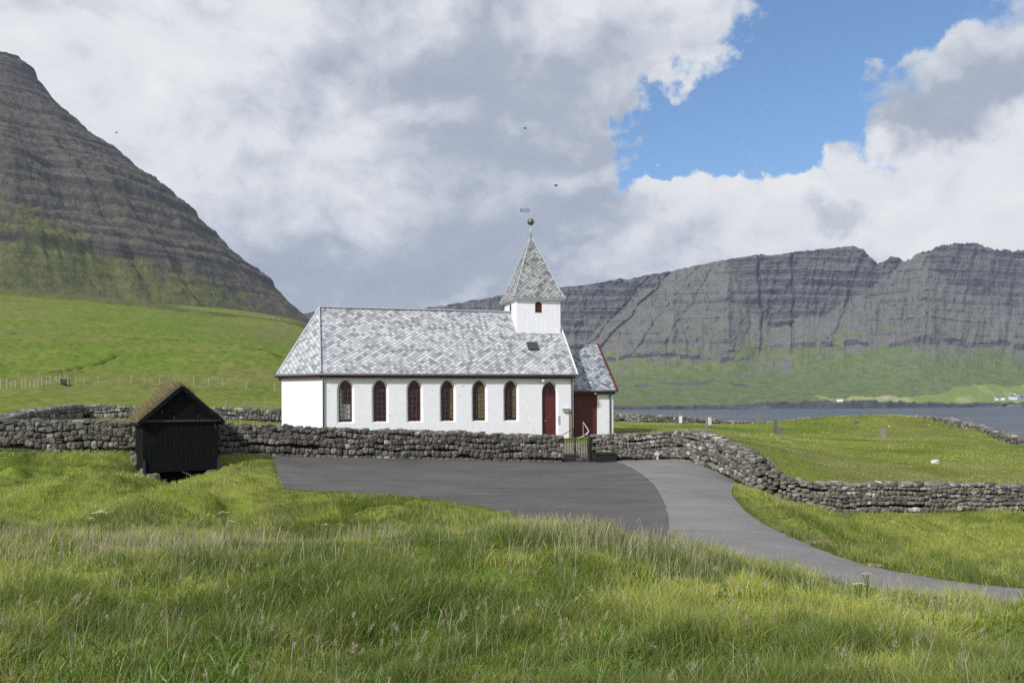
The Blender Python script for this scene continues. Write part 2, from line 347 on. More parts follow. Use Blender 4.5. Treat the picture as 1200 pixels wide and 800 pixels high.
class MB:
    """collects faces; one object per build()"""
    def __init__(s): s.v = []; s.f = []; s.uv = []
    def face(s, pts, uv=None):
        b = len(s.v); s.v += [tuple(p) for p in pts]; s.f.append(tuple(range(b, b+len(pts)))); s.uv.append(uv)
    def box(s, x0, x1, y0, y1, z0, z1, M=None):
        p = [Vector(q) for q in ((x0, y0, z0), (x1, y0, z0), (x1, y1, z0), (x0, y1, z0), (x0, y0, z1), (x1, y0, z1), (x1, y1, z1), (x0, y1, z1))]
        if M: p = [M @ q for q in p]
        b = len(s.v); s.v += [tuple(q) for q in p]
        for f in ((0, 3, 2, 1), (4, 5, 6, 7), (0, 1, 5, 4), (1, 2, 6, 5), (2, 3, 7, 6), (3, 0, 4, 7)):
            s.f.append(tuple(b+i for i in f)); s.uv.append(None)
    def beam(s, a, b, w, h, up=(0, 0, 1)):
        a = Vector(a); b = Vector(b); d = (b-a); L = d.length; d.normalize()
        x = d.cross(Vector(up))
        if x.length < 1e-4: x = d.cross(Vector((0, 1, 0)))
        x.normalize(); z = x.cross(d)
        M = Matrix(((x.x, d.x, z.x, a.x), (x.y, d.y, z.y, a.y), (x.z, d.z, z.z, a.z), (0, 0, 0, 1)))
        s.box(-w/2, w/2, 0, L, -h/2, h/2, M)
    def tube(s, pts, r, n=8, caps=True):
        pts = [Vector(p) for p in pts]; rs = r if isinstance(r, (list, tuple)) else [r]*len(pts)
        rings = []
        for i, p in enumerate(pts):
            d = (pts[min(i+1, len(pts)-1)]-pts[max(i-1, 0)]).normalized()
            x = d.cross(Vector((0, 0, 1)))
            if x.length < 1e-3: x = Vector((1, 0, 0))
            x.normalize(); y = d.cross(x)
            b = len(s.v)
            for k in range(n):
                a = 2*math.pi*k/n; s.v.append(tuple(p+rs[i]*(math.cos(a)*x+math.sin(a)*y)))
            rings.append(b)
        for i in range(len(pts)-1):
            for k in range(n):
                a, b2 = rings[i], rings[i+1]; k2 = (k+1) % n
                s.f.append((a+k, a+k2, b2+k2, b2+k)); s.uv.append(None)
        if caps:
            s.f.append(tuple(rings[0]+k for k in range(n))[::-1]); s.uv.append(None)
            s.f.append(tuple(rings[-1]+k for k in range(n))); s.uv.append(None)
    def ball(s, c, r, n=14, sc=(1, 1, 1), jit=0, seed=0):
        rr = random.Random(seed); b = len(s.v); m = n//2
        for i in range(1, m):
            for k in range(n):
                a = math.pi*i/m; t = 2*math.pi*k/n; q = r*(1+rr.uniform(-jit, jit))
                s.v.append((c[0]+q*sc[0]*math.sin(a)*math.cos(t), c[1]+q*sc[1]*math.sin(a)*math.sin(t), c[2]+q*sc[2]*math.cos(a)))
        top = len(s.v); s.v.append((c[0], c[1], c[2]+r*sc[2])); bot = len(s.v); s.v.append((c[0], c[1], c[2]-r*sc[2]))
        for i in range(m-2):
            for k in range(n):
                a = b+i*n; k2 = (k+1) % n; s.f.append((a+k, a+n+k, a+n+k2, a+k2)); s.uv.append(None)
        for k in range(n):
            k2 = (k+1) % n; s.f.append((top, b+k, b+k2)); s.uv.append(None)
            a = b+(m-2)*n; s.f.append((bot, a+k2, a+k)); s.uv.append(None)
    def build(s, name, m, parent=None, smooth=False, bevel=0, **kw):
        me = bpy.data.meshes.new(name); me.from_pydata(s.v, [], s.f)
        if any(u is not None for u in s.uv):
            L = me.uv_layers.new(name='UVMap')
            for p, u in zip(me.polygons, s.uv):
                if u:
                    for li, q in zip(p.loop_indices, u): L.data[li].uv = q
        bm = bmesh.new(); bm.from_mesh(me)
        bmesh.ops.recalc_face_normals(bm, faces=bm.faces)
        if bevel: bmesh.ops.bevel(bm, geom=list(bm.edges), offset=bevel, segments=2, affect='EDGES', clamp_overlap=True)
        bm.to_mesh(me); bm.free()
        if smooth: me.polygons.foreach_set('use_smooth', [True]*len(me.polygons))
        me.update(); o = link(name, me, m, parent)
        for k, v in kw.items(): o[k] = v
        return o
def lump(mb, c, sx, sy, sz, rz=0, seed=0, tilt=.15):
    """one rough stone"""
    rr = random.Random(seed); b = len(mb.v); n = 3; idx = {}
    M = Matrix.Translation(c) @ Matrix.Rotation(rz, 4, 'Z') @ Matrix.Rotation(rr.uniform(-tilt, tilt), 4, 'Y') @ Matrix.Rotation(rr.uniform(-tilt, tilt), 4, 'X')
    for i in range(n+1):
        for j in range(n+1):
            for k in range(n+1):
                if i in (0, n) or j in (0, n) or k in (0, n):
                    p = Vector((i/n*2-1, j/n*2-1, k/n*2-1)); q = p.normalized()*1.25
                    p = p.lerp(q, .55); p = Vector([a*(1+rr.uniform(-.13, .13)) for a in p])
                    idx[i, j, k] = len(mb.v); mb.v.append(tuple(M @ Vector((p.x*sx/2, p.y*sy/2, p.z*sz/2))))
    for i in range(n):
        for j in range(n):
            for q in (0, n):
                for f in (((i, j, q), (i+1, j, q), (i+1, j+1, q), (i, j+1, q)), ((i, q, j), (i+1, q, j), (i+1, q, j+1), (i, q, j+1)), ((q, i, j), (q, i+1, j), (q, i+1, j+1), (q, i, j+1))):
                    mb.f.append(tuple(idx[t] for t in f)); mb.uv.append(None)

# ------------------------------------------------------------------ materials
def m_ground(t, b):
    p = t.pos(); a = t.attr('tint').outputs['Color']; s = t.node('ShaderNodeSeparateColor'); t.put(s.inputs[0], a)
    bare, dry, lawn = s.outputs
    n1 = t.noise(p, .035, 5, .6); n2 = t.noise(p, .5, 5, .65); n3 = t.noise(p, 5, 4, .7); n4 = t.noise(p, .16, 6, .7)
    c = t.ramp(n2, [(.32, (.082, .135, .016)), (.5, (.125, .185, .022)), (.68, (.17, .235, .03))])
    c = t.mix(t.smooth(n1, .42, .62), c, t.ramp(n2, [(.3, (.14, .17, .028)), (.7, (.20, .22, .05))]))
    c = t.mix(t.m('MULTIPLY', t.smooth(n4, .5, .72), .65), c, (.06, .10, .018))
    c = t.mix(t.m('MULTIPLY', dry, t.smooth(n4, .3, .6, .5, 1.0)), c, t.ramp(n2, [(.3, (.14, .14, .04)), (.7, (.21, .20, .075))]))
    c = t.mix(t.m('MULTIPLY', t.smooth(n3, .45, .75), .35), c, (.05, .085, .014))
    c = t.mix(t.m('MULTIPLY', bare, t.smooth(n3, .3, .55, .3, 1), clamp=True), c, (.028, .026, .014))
    t.l.new(c, b.inputs['Base Color']); b.inputs['Roughness'].default_value = 1; b.inputs['Specular IOR Level'].default_value = .1
    h = t.m('ADD', t.m('MULTIPLY', n3, .12), t.m('MULTIPLY', n2, .5))
    t.l.new(t.bump(h, 1.0, .55), b.inputs['Normal'])
M_GROUND = mat('ground_grass', m_ground)
def m_blades(t, b):
    a = t.attr('tint').outputs['Color']
    t.n.remove(b)
    d = t.node('ShaderNodeBsdfDiffuse'); tr = t.node('ShaderNodeBsdfTranslucent'); g = t.node('ShaderNodeBsdfGlossy')
    t.l.new(a, d.inputs[0]); t.l.new(a, tr.inputs[0]); g.inputs['Roughness'].default_value = .45; g.inputs[0].default_value = (.9, .95, .8, 1)
    m1 = t.node('ShaderNodeMixShader'); m1.inputs[0].default_value = .42
    t.l.new(d.outputs[0], m1.inputs[1]); t.l.new(tr.outputs[0], m1.inputs[2])
    m2 = t.node('ShaderNodeMixShader'); m2.inputs[0].default_value = .03
    t.l.new(m1.outputs[0], m2.inputs[1]); t.l.new(g.outputs[0], m2.inputs[2])
    t.l.new(m2.outputs[0], t.n['Material Output'].inputs[0])
M_BLADES = mat('grass_blades', m_blades)
def m_asphalt(dark):
    def f(t, b):
        p = t.pos()
        st = t.vm('MULTIPLY', p, (.35, 1.6, 1))
        n1 = t.noise(p, .35, 5, .6); n2 = t.noise(p, 38, 3, .7); n3 = t.noise(st, 1.1, 6, .65); n4 = t.noise(p, 3.0, 5, .7)
        lo, hi = ((.056, .054, .052), (.112, .106, .101)) if dark else ((.125, .123, .121), (.20, .197, .193))
        c = t.ramp(t.m('ADD', t.m('MULTIPLY', n1, .5), t.m('MULTIPLY', n3, .5)), [(.38, lo), (.60, hi)])
        c = t.mix(t.smooth(n2, .35, .75, 0, .5), c, tuple(v*1.7 for v in hi))
        c = t.mix(t.smooth(n4, .55, .75, 0, .4), c, (.16, .145, .12))
        cr = t.node('ShaderNodeTexVoronoi', feature='DISTANCE_TO_EDGE'); cr.inputs['Scale'].default_value = .32
        t.put(cr.inputs['Vector'], t.vm('ADD', p, t.vm('SCALE', t.noise(p, 1.2, 4, out=1), scale=1.6)))
        c = t.mix(t.smooth(cr.outputs[0], .0, .010, .22, 0.0), c, (.03, .03, .03))
        t.l.new(c, b.inputs['Base Color']); b.inputs['Roughness'].default_value = .88; b.inputs['Specular IOR Level'].default_value = .25
        t.l.new(t.bump(t.m('ADD', n2, t.m('MULTIPLY', n4, .6)), .5, .012), b.inputs['Normal'])
    return f
M_ASPH = mat('worn_dark_asphalt', m_asphalt(True)); M_ROAD = mat('pale_asphalt', m_asphalt(False))
def m_stone(t, b):
    p = t.pos(); a = t.attr('tint').outputs['Color']
    n1 = t.noise(p, 9, 6, .7); n2 = t.noise(p, 2.2, 4, .6); n3 = t.noise(p, 30, 4, .7)
    c = t.mix(1.0, a, t.ramp(n1, [(.3, .55), (.7, 1.45)]), 'MULTIPLY')
    c = t.mix(t.smooth(n1, .585, .68, 0, .75), c, (.40, .395, .36))
    c = t.mix(t.m('MULTIPLY', t.smooth(n2, .56, .7), .35), c, (.10, .105, .045))
    t.l.new(c, b.inputs['Base Color']); b.inputs['Roughness'].default_value = .95; b.inputs['Specular IOR Level'].default_value = .2
    t.l.new(t.bump(t.m('ADD', n1, t.m('MULTIPLY', n3, .4)), .8, .05), b.inputs['Normal'])
M_STONE = mat('basalt_stone', m_stone)
def m_plaster(t, b):
    p = t.obj()
    n1 = t.noise(p, 2.3, 6, .65); n2 = t.noise(p, 6.5, 5, .6, .8); n3 = t.noise(p, 40, 3, .6); n4 = t.noise(t.vm('MULTIPLY', p, (3, 3, .35)), 1.5, 5)
    c = t.ramp(n1, [(.3, (.79, .79, .85)), (.7, (.85, .85, .91))])
    c = t.mix(t.smooth(n4, .52, .75, 0, .16), c, (.58, .59, .60))
    chip = t.m('MULTIPLY', t.smooth(n2, .65, .675), t.smooth(n1, .40, .52))
    c = t.mix(t.m('MULTIPLY', chip, .75), c, (.30, .31, .33))
    t.l.new(c, b.inputs['Base Color']); b.inputs['Roughness'].default_value = .8
    t.l.new(t.bump(t.m('SUBTRACT', t.m('ADD', t.m('MULTIPLY', n1, .8), t.m('MULTIPLY', n3, .1)), t.m('MULTIPLY', chip, .6)), .45, .035), b.inputs['Normal'])
M_WHITE = mat('white_plaster', m_plaster)
def m_slate(lo, mid, hi, size=.30):
    def f(t, b):
        uv = t.node('ShaderNodeTexCoord').outputs['UV']
        x, y, _ = t.sep(uv)
        k = 1.0/size
        # diamond slates: rotated square cells
        p = t.m('MULTIPLY', t.m('ADD', x, t.m('MULTIPLY', y, 1.12)), k); q = t.m('MULTIPLY', t.m('SUBTRACT', x, t.m('MULTIPLY', y, 1.12)), k)
        ip, iq = t.m('FLOOR', p), t.m('FLOOR', q); fp, fq = t.m('SUBTRACT', p, ip), t.m('SUBTRACT', q, iq)
        wn = t.node('ShaderNodeTexWhiteNoise', noise_dimensions='2D'); t.put(wn.inputs['Vector'], t.comb(ip, iq, 0.0))
        big = t.noise(uv, .9, 5, .6); n = t.noise(uv, 22, 4, .65)
        v = t.m('ADD', t.m('MULTIPLY', t.m('POWER', wn.outputs[0], .7), .42), t.m('MULTIPLY', big, .50))
        v = t.m('ADD', v, t.m('MULTIPLY', t.m('SUBTRACT', n, .5), .45))
        c = t.ramp(v, [(.10, tuple(.45*a for a in lo)), (.30, lo), (.5, mid), (.80, hi)])
        # the lower two edges lie over the next slate: a thin joint line there
        e = t.m('MINIMUM', fp, t.m('SUBTRACT', 1.0, fq))
        c = t.mix(t.smooth(e, .02, .20, .85, 0.0), c, tuple(.35*a for a in lo))
        c = t.mix(t.smooth(t.noise(uv, 3.2, 4, .6), .66, .72, 0, .6), c, (.13, .14, .10))
        t.l.new(c, b.inputs['Base Color']); b.inputs['Roughness'].default_value = .62; b.inputs['Specular IOR Level'].default_value = .35
        h = t.m('SUBTRACT', t.m('MULTIPLY', t.m('SUBTRACT', 1.0, t.m('ADD', fp, t.m('SUBTRACT', 1.0, fq))), .5), t.smooth(e, 0, .07, .5, 0))
        h = t.m('ADD', h, t.m('MULTIPLY', wn.outputs[0], .5))
        t.l.new(t.bump(t.m('ADD', h, t.m('MULTIPLY', n, .25)), .8, .03), b.inputs['Normal'])
    return f
M_SLATE = mat('pale_slate', m_slate((.22, .23, .245), (.40, .415, .435), (.68, .69, .70)))
M_SLATE2 = mat('spire_slate', m_slate((.15, .16, .16), (.27, .28, .28), (.50, .51, .50), .27))
M_SLATE_SHADED = mat('porch_slate_shaded', m_slate((.13, .145, .17), (.26, .29, .33), (.60, .62, .65)))  # darker, bluer roof slate; the main roof's shadow is painted into its colour
def m_paint(col, wear=(.3, .2, .15), amt=.5):
    def f(t, b):
        p = t.obj(); n = t.noise(t.vm('MULTIPLY', p, (6, 6, 1)), 3, 5, .65); n2 = t.noise(p, 14, 4)
        c = t.mix(t.smooth(n, .35, .7), tuple(.8*a for a in col), tuple(min(1, 1.2*a) for a in col))
        c = t.mix(t.smooth(n2, .66, .74, 0, amt), c, wear)
        t.l.new(c, b.inputs['Base Color']); b.inputs['Roughness'].default_value = .55
        t.l.new(t.bump(n2, .2, .01), b.inputs['Normal'])
    return f
M_RED = mat('red_brown_paint', m_paint((.105, .020, .018)))
M_REDW = mat('window_red', m_paint((.14, .038, .030)))
M_TRIM = mat('white_trim', m_paint((.72, .73, .74), (.5, .5, .5), .3))
M_METAL = mat('pale_zinc', m_paint((.46, .50, .56), (.3, .3, .3), .3))
M_GUTTER = mat('gutter_grey', m_paint((.16, .17, .18), (.3, .3, .3), .2))
M_PIPE = mat('downpipe_grey', m_paint((.10, .12, .14), (.3, .3, .3), .2))
M_BLACKM = mat('black_iron', m_paint((.012, .012, .014), (.05, .04, .03), .3))
M_GALV = mat('galvanised', m_paint((.55, .56, .58), (.4, .4, .4), .3))
def m_glass(t, b):
    t.n.remove(b); tr = t.node('ShaderNodeBsdfTransparent'); g = t.node('ShaderNodeBsdfGlossy'); g.inputs['Roughness'].default_value = .03
    tr.inputs[0].default_value = (.85, .88, .87, 1); g.inputs[0].default_value = (.9, .9, .9, 1)
    lw = t.node('ShaderNodeFresnel'); lw.inputs[0].default_value = 1.5
    n = t.noise(t.obj(), 2.5, 2); t.l.new(t.bump(n, .25, .03), g.inputs['Normal'])
    m = t.node('ShaderNodeMixShader'); t.put(m.inputs[0], t.m('MULTIPLY', lw.outputs[0], .9)); t.l.new(tr.outputs[0], m.inputs[1]); t.l.new(g.outputs[0], m.inputs[2])
    t.l.new(m.outputs[0], t.n['Material Output'].inputs[0])
M_GLASS = mat('window_glass', m_glass)
M_INT = mat('interior_dark', None, (.05, .04, .035), .9)
M_CLOTH = mat('white_curtain', None, (.8, .8, .8), .9)
def m_tar(t, b):
    p = t.obj(); n = t.noise(t.vm('MULTIPLY', p, (9, 9, .8)), 2, 5, .7); n2 = t.noise(t.vm('MULTIPLY', p, (7, 7, 1.0)), 2.2, 5, .6)
    c = t.ramp(n, [(.3, (.003, .0035, .0045)), (.7, (.010, .011, .013))])
    c = t.mix(t.smooth(n2, .66, .69, 0, .55), c, (.25, .26, .27))
    t.l.new(c, b.inputs['Base Color']); b.inputs['Roughness'].default_value = .8; b.inputs['Specular IOR Level'].default_value = .12
    t.l.new(t.bump(n, .4, .02), b.inputs['Normal'])
M_TAR = mat('tarred_boards', m_tar)
M_SOIL = mat('turf_soil', None, (.06, .05, .025), 1)
M_WOODG = mat('grey_wood', m_paint((.33, .31, .27), (.2, .2, .2), .3))
def m_water(t, b):
    p = t.pos(); q = t.vm('MULTIPLY', p, (1, 2.2, 1))
    n = t.noise(q, .12, 5, .6); n2 = t.noise(q, .9, 3, .6); n3 = t.noise(t.vm('MULTIPLY', p, (.3, 1.6, 1)), .010, 5, .6)
    c = t.mix(t.smooth(n3, .4, .65), (.075, .095, .12), (.12, .145, .165))
    t.l.new(c, b.inputs['Base Color']); b.inputs['Roughness'].default_value = .32; b.inputs['IOR'].default_value = 1.33
    b.inputs['Specular IOR Level'].default_value = .28
    t.l.new(t.bump(t.m('ADD', n, t.m('MULTIPLY', n2, .3)), .8, 2.2), b.inputs['Normal'])
M_WATER = mat('fjord_water', m_water)
def m_mountain(far):
    def f(t, b):
        p = t.pos(); x, y, z = t.sep(p)
        nz = t.sep(t.node('ShaderNodeNewGeometry').outputs['Normal'])[2]
        a = t.attr('tint').outputs['Color']; s = t.node('ShaderNodeSeparateColor'); t.put(s.inputs[0], a)
        green, field, cliff = s.outputs
        sc = 1.0 if far else 1.6
        n1 = t.noise(p, .006*sc, 6, .62); n2 = t.noise(p, .03*sc, 6, .7); n3 = t.noise(p, .14, 4, .7)
        zt = t.m('ADD', z, t.m('MULTIPLY', t.m('SUBTRACT', n1, .5), 30.0 if far else 22.0))
        lay = t.noise(t.comb(t.m('MULTIPLY', x, .0022), t.m('MULTIPLY', y, .0016), t.m('MULTIPLY', zt, .075)), 1.0, 6, .75)
        streak = t.noise(t.vm('MULTIPLY', p, (.02, .02, .0022)), 1.0, 5, .7)
        if far:
            rock = t.ramp(lay, [(.34, (.042, .040, .050)), (.46, (.082, .078, .094)), (.56, (.128, .123, .136)), (.66, (.25, .245, .24))])
            scree = t.ramp(n2, [(.3, (.128, .122, .112)), (.7, (.20, .192, .17))])
            gr = t.ramp(n2, [(.3, (.080, .115, .035)), (.5, (.135, .175, .05)), (.72, (.20, .215, .085))])
        else:
            rock = t.ramp(lay, [(.28, (.042, .036, .031)), (.45, (.080, .070, .058)), (.58, (.115, .101, .082)), (.72, (.22, .20, .17))])
            scree = t.ramp(n2, [(.3, (.085, .073, .056)), (.7, (.135, .118, .086))])
            gr = t.ramp(n2, [(.3, (.072, .082, .022)), (.5, (.115, .122, .036)), (.72, (.165, .16, .06))])
        rock = t.mix(t.smooth(streak, .45, .72, 0, .22), rock, tuple(v for v in ((.05, .048, .055) if far else (.028, .025, .024))))
        base = t.mix(t.smooth(cliff, .25, .75), scree, rock)
        g = t.m('ADD', green, t.m('ADD', t.m('MULTIPLY', t.m('SUBTRACT', n2, .5), 1.1), t.m('MULTIPLY', t.m('SUBTRACT', streak, .5), .9)))
        c = t.mix(t.smooth(g, .22, .80), base, gr)
        c = t.mix(t.m('MULTIPLY', t.smooth(n3, .5, .75), .3), c, tuple((.07, .075, .05) if far else (.045, .048, .022)))
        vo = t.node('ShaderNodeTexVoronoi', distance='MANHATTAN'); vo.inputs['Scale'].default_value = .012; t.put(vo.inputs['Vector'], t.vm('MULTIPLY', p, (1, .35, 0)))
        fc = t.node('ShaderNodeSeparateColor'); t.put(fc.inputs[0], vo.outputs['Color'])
        sunlit_fld = t.ramp(fc.outputs[0], [(0, (.20, .28, .06)), (.45, (.27, .33, .09)), (.66, (.36, .36, .16)), (.84, (.44, .41, .24))], 'CONSTANT')  # hay field tones, brightened to paint in the far shore's sunlit strip
        c = t.mix(t.smooth(t.m('ADD', field, t.m('MULTIPLY', t.m('SUBTRACT', n2, .5), .5)), .4, .6), c, sunlit_fld)
        t.l.new(c, b.inputs['Base Color']); b.inputs['Roughness'].default_value = 1; b.inputs['Specular IOR Level'].default_value = .1
        h = t.m('ADD', t.m('MULTIPLY', lay, t.m('MULTIPLY', cliff, 1.0)), t.m('ADD', t.m('MULTIPLY', n3, .35), t.m('MULTIPLY', n2, .6)))
        t.l.new(t.bump(h, 1.0, 14 if far else 9), b.inputs['Normal'])
    return f
M_MTN = mat('near_mountain', m_mountain(False)); M_FAR = mat('far_mountain', m_mountain(True))

# ------------------------------------------------------------------ ground sheet
def build_ground():
    th = np.linspace(R(-64), R(64), 860)
    r = np.concatenate([np.geomspace(6, 60, 620), np.geomspace(60.4, 1320, 330)])
    ox, oy = 0.0, -6.0
    X = ox+r[:, None]*np.sin(th)[None]; Y = oy+r[:, None]*np.cos(th)[None]
    x, y = X.ravel(), Y.ravel()
    z = height(x, y)
    px = x/np.maximum(y, 2)*1000+600
    bare = np.zeros_like(x)
    for pts, w, dep, bb in FURROWS: bare = np.maximum(bare, bb*np.exp(-(seg_dist(x, y, pts)/(w*.9))**2))
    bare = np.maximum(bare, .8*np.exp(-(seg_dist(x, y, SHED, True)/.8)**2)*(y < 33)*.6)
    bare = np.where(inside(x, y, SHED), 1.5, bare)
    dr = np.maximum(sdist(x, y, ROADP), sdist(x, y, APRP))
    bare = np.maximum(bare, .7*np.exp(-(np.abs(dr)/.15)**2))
    dry = sstep(fbm(x*.02, y*.008, 4), .0, .4)*sstep(y, 70, 130)*.7
    dry = np.maximum(dry, .5*inside(x, y, YARD)*sstep(fbm(x*.12, y*.05+3, 3), -.05, .35))
    yp = 475-(z-CZ)/np.maximum(y, 1)*1000
    col = np.stack([bare, dry, inside(x, y, YARD)*1.0], -1)
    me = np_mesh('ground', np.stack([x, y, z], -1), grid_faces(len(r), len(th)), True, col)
    prop(link('ground', me, M_GROUND), kind='structure')
build_ground()

def resample(pts, n):
    pts = np.array(pts); d = np.r_[0, np.cumsum(np.hypot(*np.diff(pts, axis=0).T))]
    q = np.linspace(0, d[-1], n); return np.stack([np.interp(q, d, pts[:, 0]), np.interp(q, d, pts[:, 1])], -1)
def smooth_line(pts, n, keep=1.0):
    p = np.array(pts, float)
    k = np.linspace(0, len(p)-1, n); i = np.clip(k.astype(int), 0, len(p)-2); t = (k-i)[:, None]
    g = lambda j: p[np.clip(j, 0, len(p)-1)]
    a, b_, c, d = g(i-1), g(i), g(i+1), g(i+2)
    return .5*((2*b_)+(-a+c)*t+(2*a-5*b_+4*c-d)*t*t+(-a+3*b_-3*c+d)*t**3)
def loft(name, A, B, n, m, lift, material):
    a = smooth_line(A, n); b = smooth_line(B, n)
    w = fbm(np.arange(n)*.35, np.zeros(n)+3, 3)[:, None]*.09
    dirn = (b-a)/np.linalg.norm(b-a, axis=1)[:, None]
    a = a-dirn*w; b = b+dirn*w[::-1]
    k = np.linspace(0, 1, m)[None, :, None]
    G = a[:, None]*(1-k)+b[:, None]*k
    x, y = G[..., 0].ravel(), G[..., 1].ravel()
    z = base_height(x, y, .05)
    near_wall = seg_dist(x, y, YARD, True)
    z = z+lift
    me = np_mesh(name, np.stack([x, y, z], -1), grid_faces(n, m), True)
    return prop(link(name, me, material), kind='structure')
loft('parking_area', resample(APR_TOP, 8), resample(APR_BOT, 8), 160, 60, -.012, M_ASPH)
loft('road', RD_L, RD_R, 220, 30, .004, M_ROAD)

# water
me = np_mesh('water', np.array([(-9000, 60, 0), (9000, 60, 0), (9000, 9000, 0), (-9000, 9000, 0)]), np.array([[0, 1, 2, 3]]))
prop(link('water', me, M_WATER), kind='structure')

# ------------------------------------------------------------------ near mountain (left)
def build_near_mountain():
    pr = np.array([(5, 57), (14, 60), (22, 63), (32, 74), (40, 80), (48, 90), (56, 104), (66, 113), (75, 122), (90, 133), (105, 149), (130, 164), (150, 180), (165, 194), (185, 206), (200, 216), (215, 233), (240, 258), (260, 282), (280, 299), (310, 322), (325, 341), (345, 360), (362, 377), (400, 402), (450, 430), (520, 458), (600, 480), (900, 520)])
    Y0 = 2000.0; X0 = (5-600)/1000*Y0
    rr = (pr[:, 0]-5)*Y0/1000; zz = (476.5+(600-pr[:, 0])*.0052-pr[:, 1])*Y0/1000
    us = np.linspace(-.95, .10, 900); Ys = np.concatenate([np.linspace(560, 1200, 200), np.linspace(1203, 2300, 620)])
    U, YY = np.meshgrid(us, Ys); X = U*YY
    dx, dy = X-X0, YY-Y0
    ang = np.arctan2(dx, -dy)
    r0 = np.hypot(dx, dy*1.0)
    rough = fbm(X/160, YY/160, 5, .55)
    r = r0+rough*26*sstep(r0, 40, 400)+fbm(ang*5, r0*0+2, 4)*40*sstep(r0, 100, 500)*(np.abs(ang-1.5) > .5)
    h = np.interp(r, rr, zz)
    # terraces of the basalt layers
    tz = h+fbm(X/500, YY/500, 3)*20
    per = 27.0; ph = tz/per; fr = ph-np.floor(ph)
    k = _h(np.floor(ph).astype(np.int64), np.zeros_like(ph, dtype=np.int64)+5)*.5+.5
    kk = .35+.6*k
    st = (np.floor(ph)+(fr*(1-kk)+kk*sstep(fr, .62, .92)))*per
    cl = sstep(fr, .58, .66)*(1-sstep(fr, .90, .97))*kk
    w = sstep(h, 190, 320)
    h2 = h*(1-w)+(h+(st-tz)*.26)*w
    for zb, hb in ((318, 15), (468, 15), (505, 9), (800, 16)):
        q_ = tz+fbm(X/90, YY/90, 3)*9
        bb = sstep(q_, zb-5, zb+5); h2 = h2+hb*(bb-sstep(q_, zb-40, zb+60))*(.4+.9*np.clip(.6+fbm(X/260+zb, YY/260, 3), 0, 1)); cl = np.maximum(cl, np.exp(-((q_-zb)/7)**2)*1.1)
    cl = cl*w
    h2 = h2+fbm(X/38, YY/38, 5, .6)*8*sstep(h, 150, 300)+fbm(X/11, YY/11, 3, .6)*3.2*sstep(h, 200, 320)+fbm(X/90, YY/14, 3)*3*cl
    px = U*1000+600
    ypl = np.interp(px, [-400, 0, 150, 250, 358, 420, 700], [322, 342, 354, 366, 380, 398, 500])
    pl = (476.5+(600-px)*.0052-ypl)/1000*np.minimum(YY, 1500)-np.maximum(YY-1500, 0)*.3
    pl = pl*(sstep(YY, 560, 680)*1.0)+(-30)*(1-sstep(YY, 560, 680))
    s = 16.0; hh = np.maximum(h2-CZ, pl)
    d = np.abs(h2-CZ-pl); hh = hh+s*.5*np.exp(-d/s)*0.6
    z = CZ+hh+fbm(X/60, YY/60, 3)*1.2
    rightw = sstep(px, 150, 350)
    green = 1.5-(z-CZ)/250.0*(.62+.60*rightw)+fbm(X/120+9, YY/120, 4)*.6-cl*.5
    gul = fbm(ang*9+3, r0/600, 4)
    green = green+gul*.55*sstep(z, 150, 300)
    # the tongue of scree running down from the left shoulder
    ply = 476-(z-CZ)/YY*1000
    yg = np.interp(px, [-400, -100, 0, 40, 62, 110, 160, 230, 300, 345, 420], [200, 210, 214, 222, 240, 285, 296, 318, 348, 362, 380])+fbm(X/70, YY/200, 4, .6)*30
    green = sstep(ply-yg, -28, 34)*(1-.15*sstep(px, 60, 200))*(.92+.35*fbm(X/45, YY/90, 4))+.06-cl*.35
    ledge = .42*sstep(fr, .15, .3)*(1-sstep(fr, .45, .6))*sstep(ply, 190, 260)
    green = np.clip(np.maximum(green, ledge*1.0), 0, 1)
    me = np_mesh('hillside', np.stack([X, YY, z], -1).reshape(-1, 3), grid_faces(*X.shape), True,
                 np.stack([green.ravel(), np.zeros(X.size), np.clip(cl*.95+sstep(z, 520, 800)*.35+.12, 0, 1).ravel()], -1))
    prop(link('near_mountain', me, M_MTN), kind='structure')
build_near_mountain()

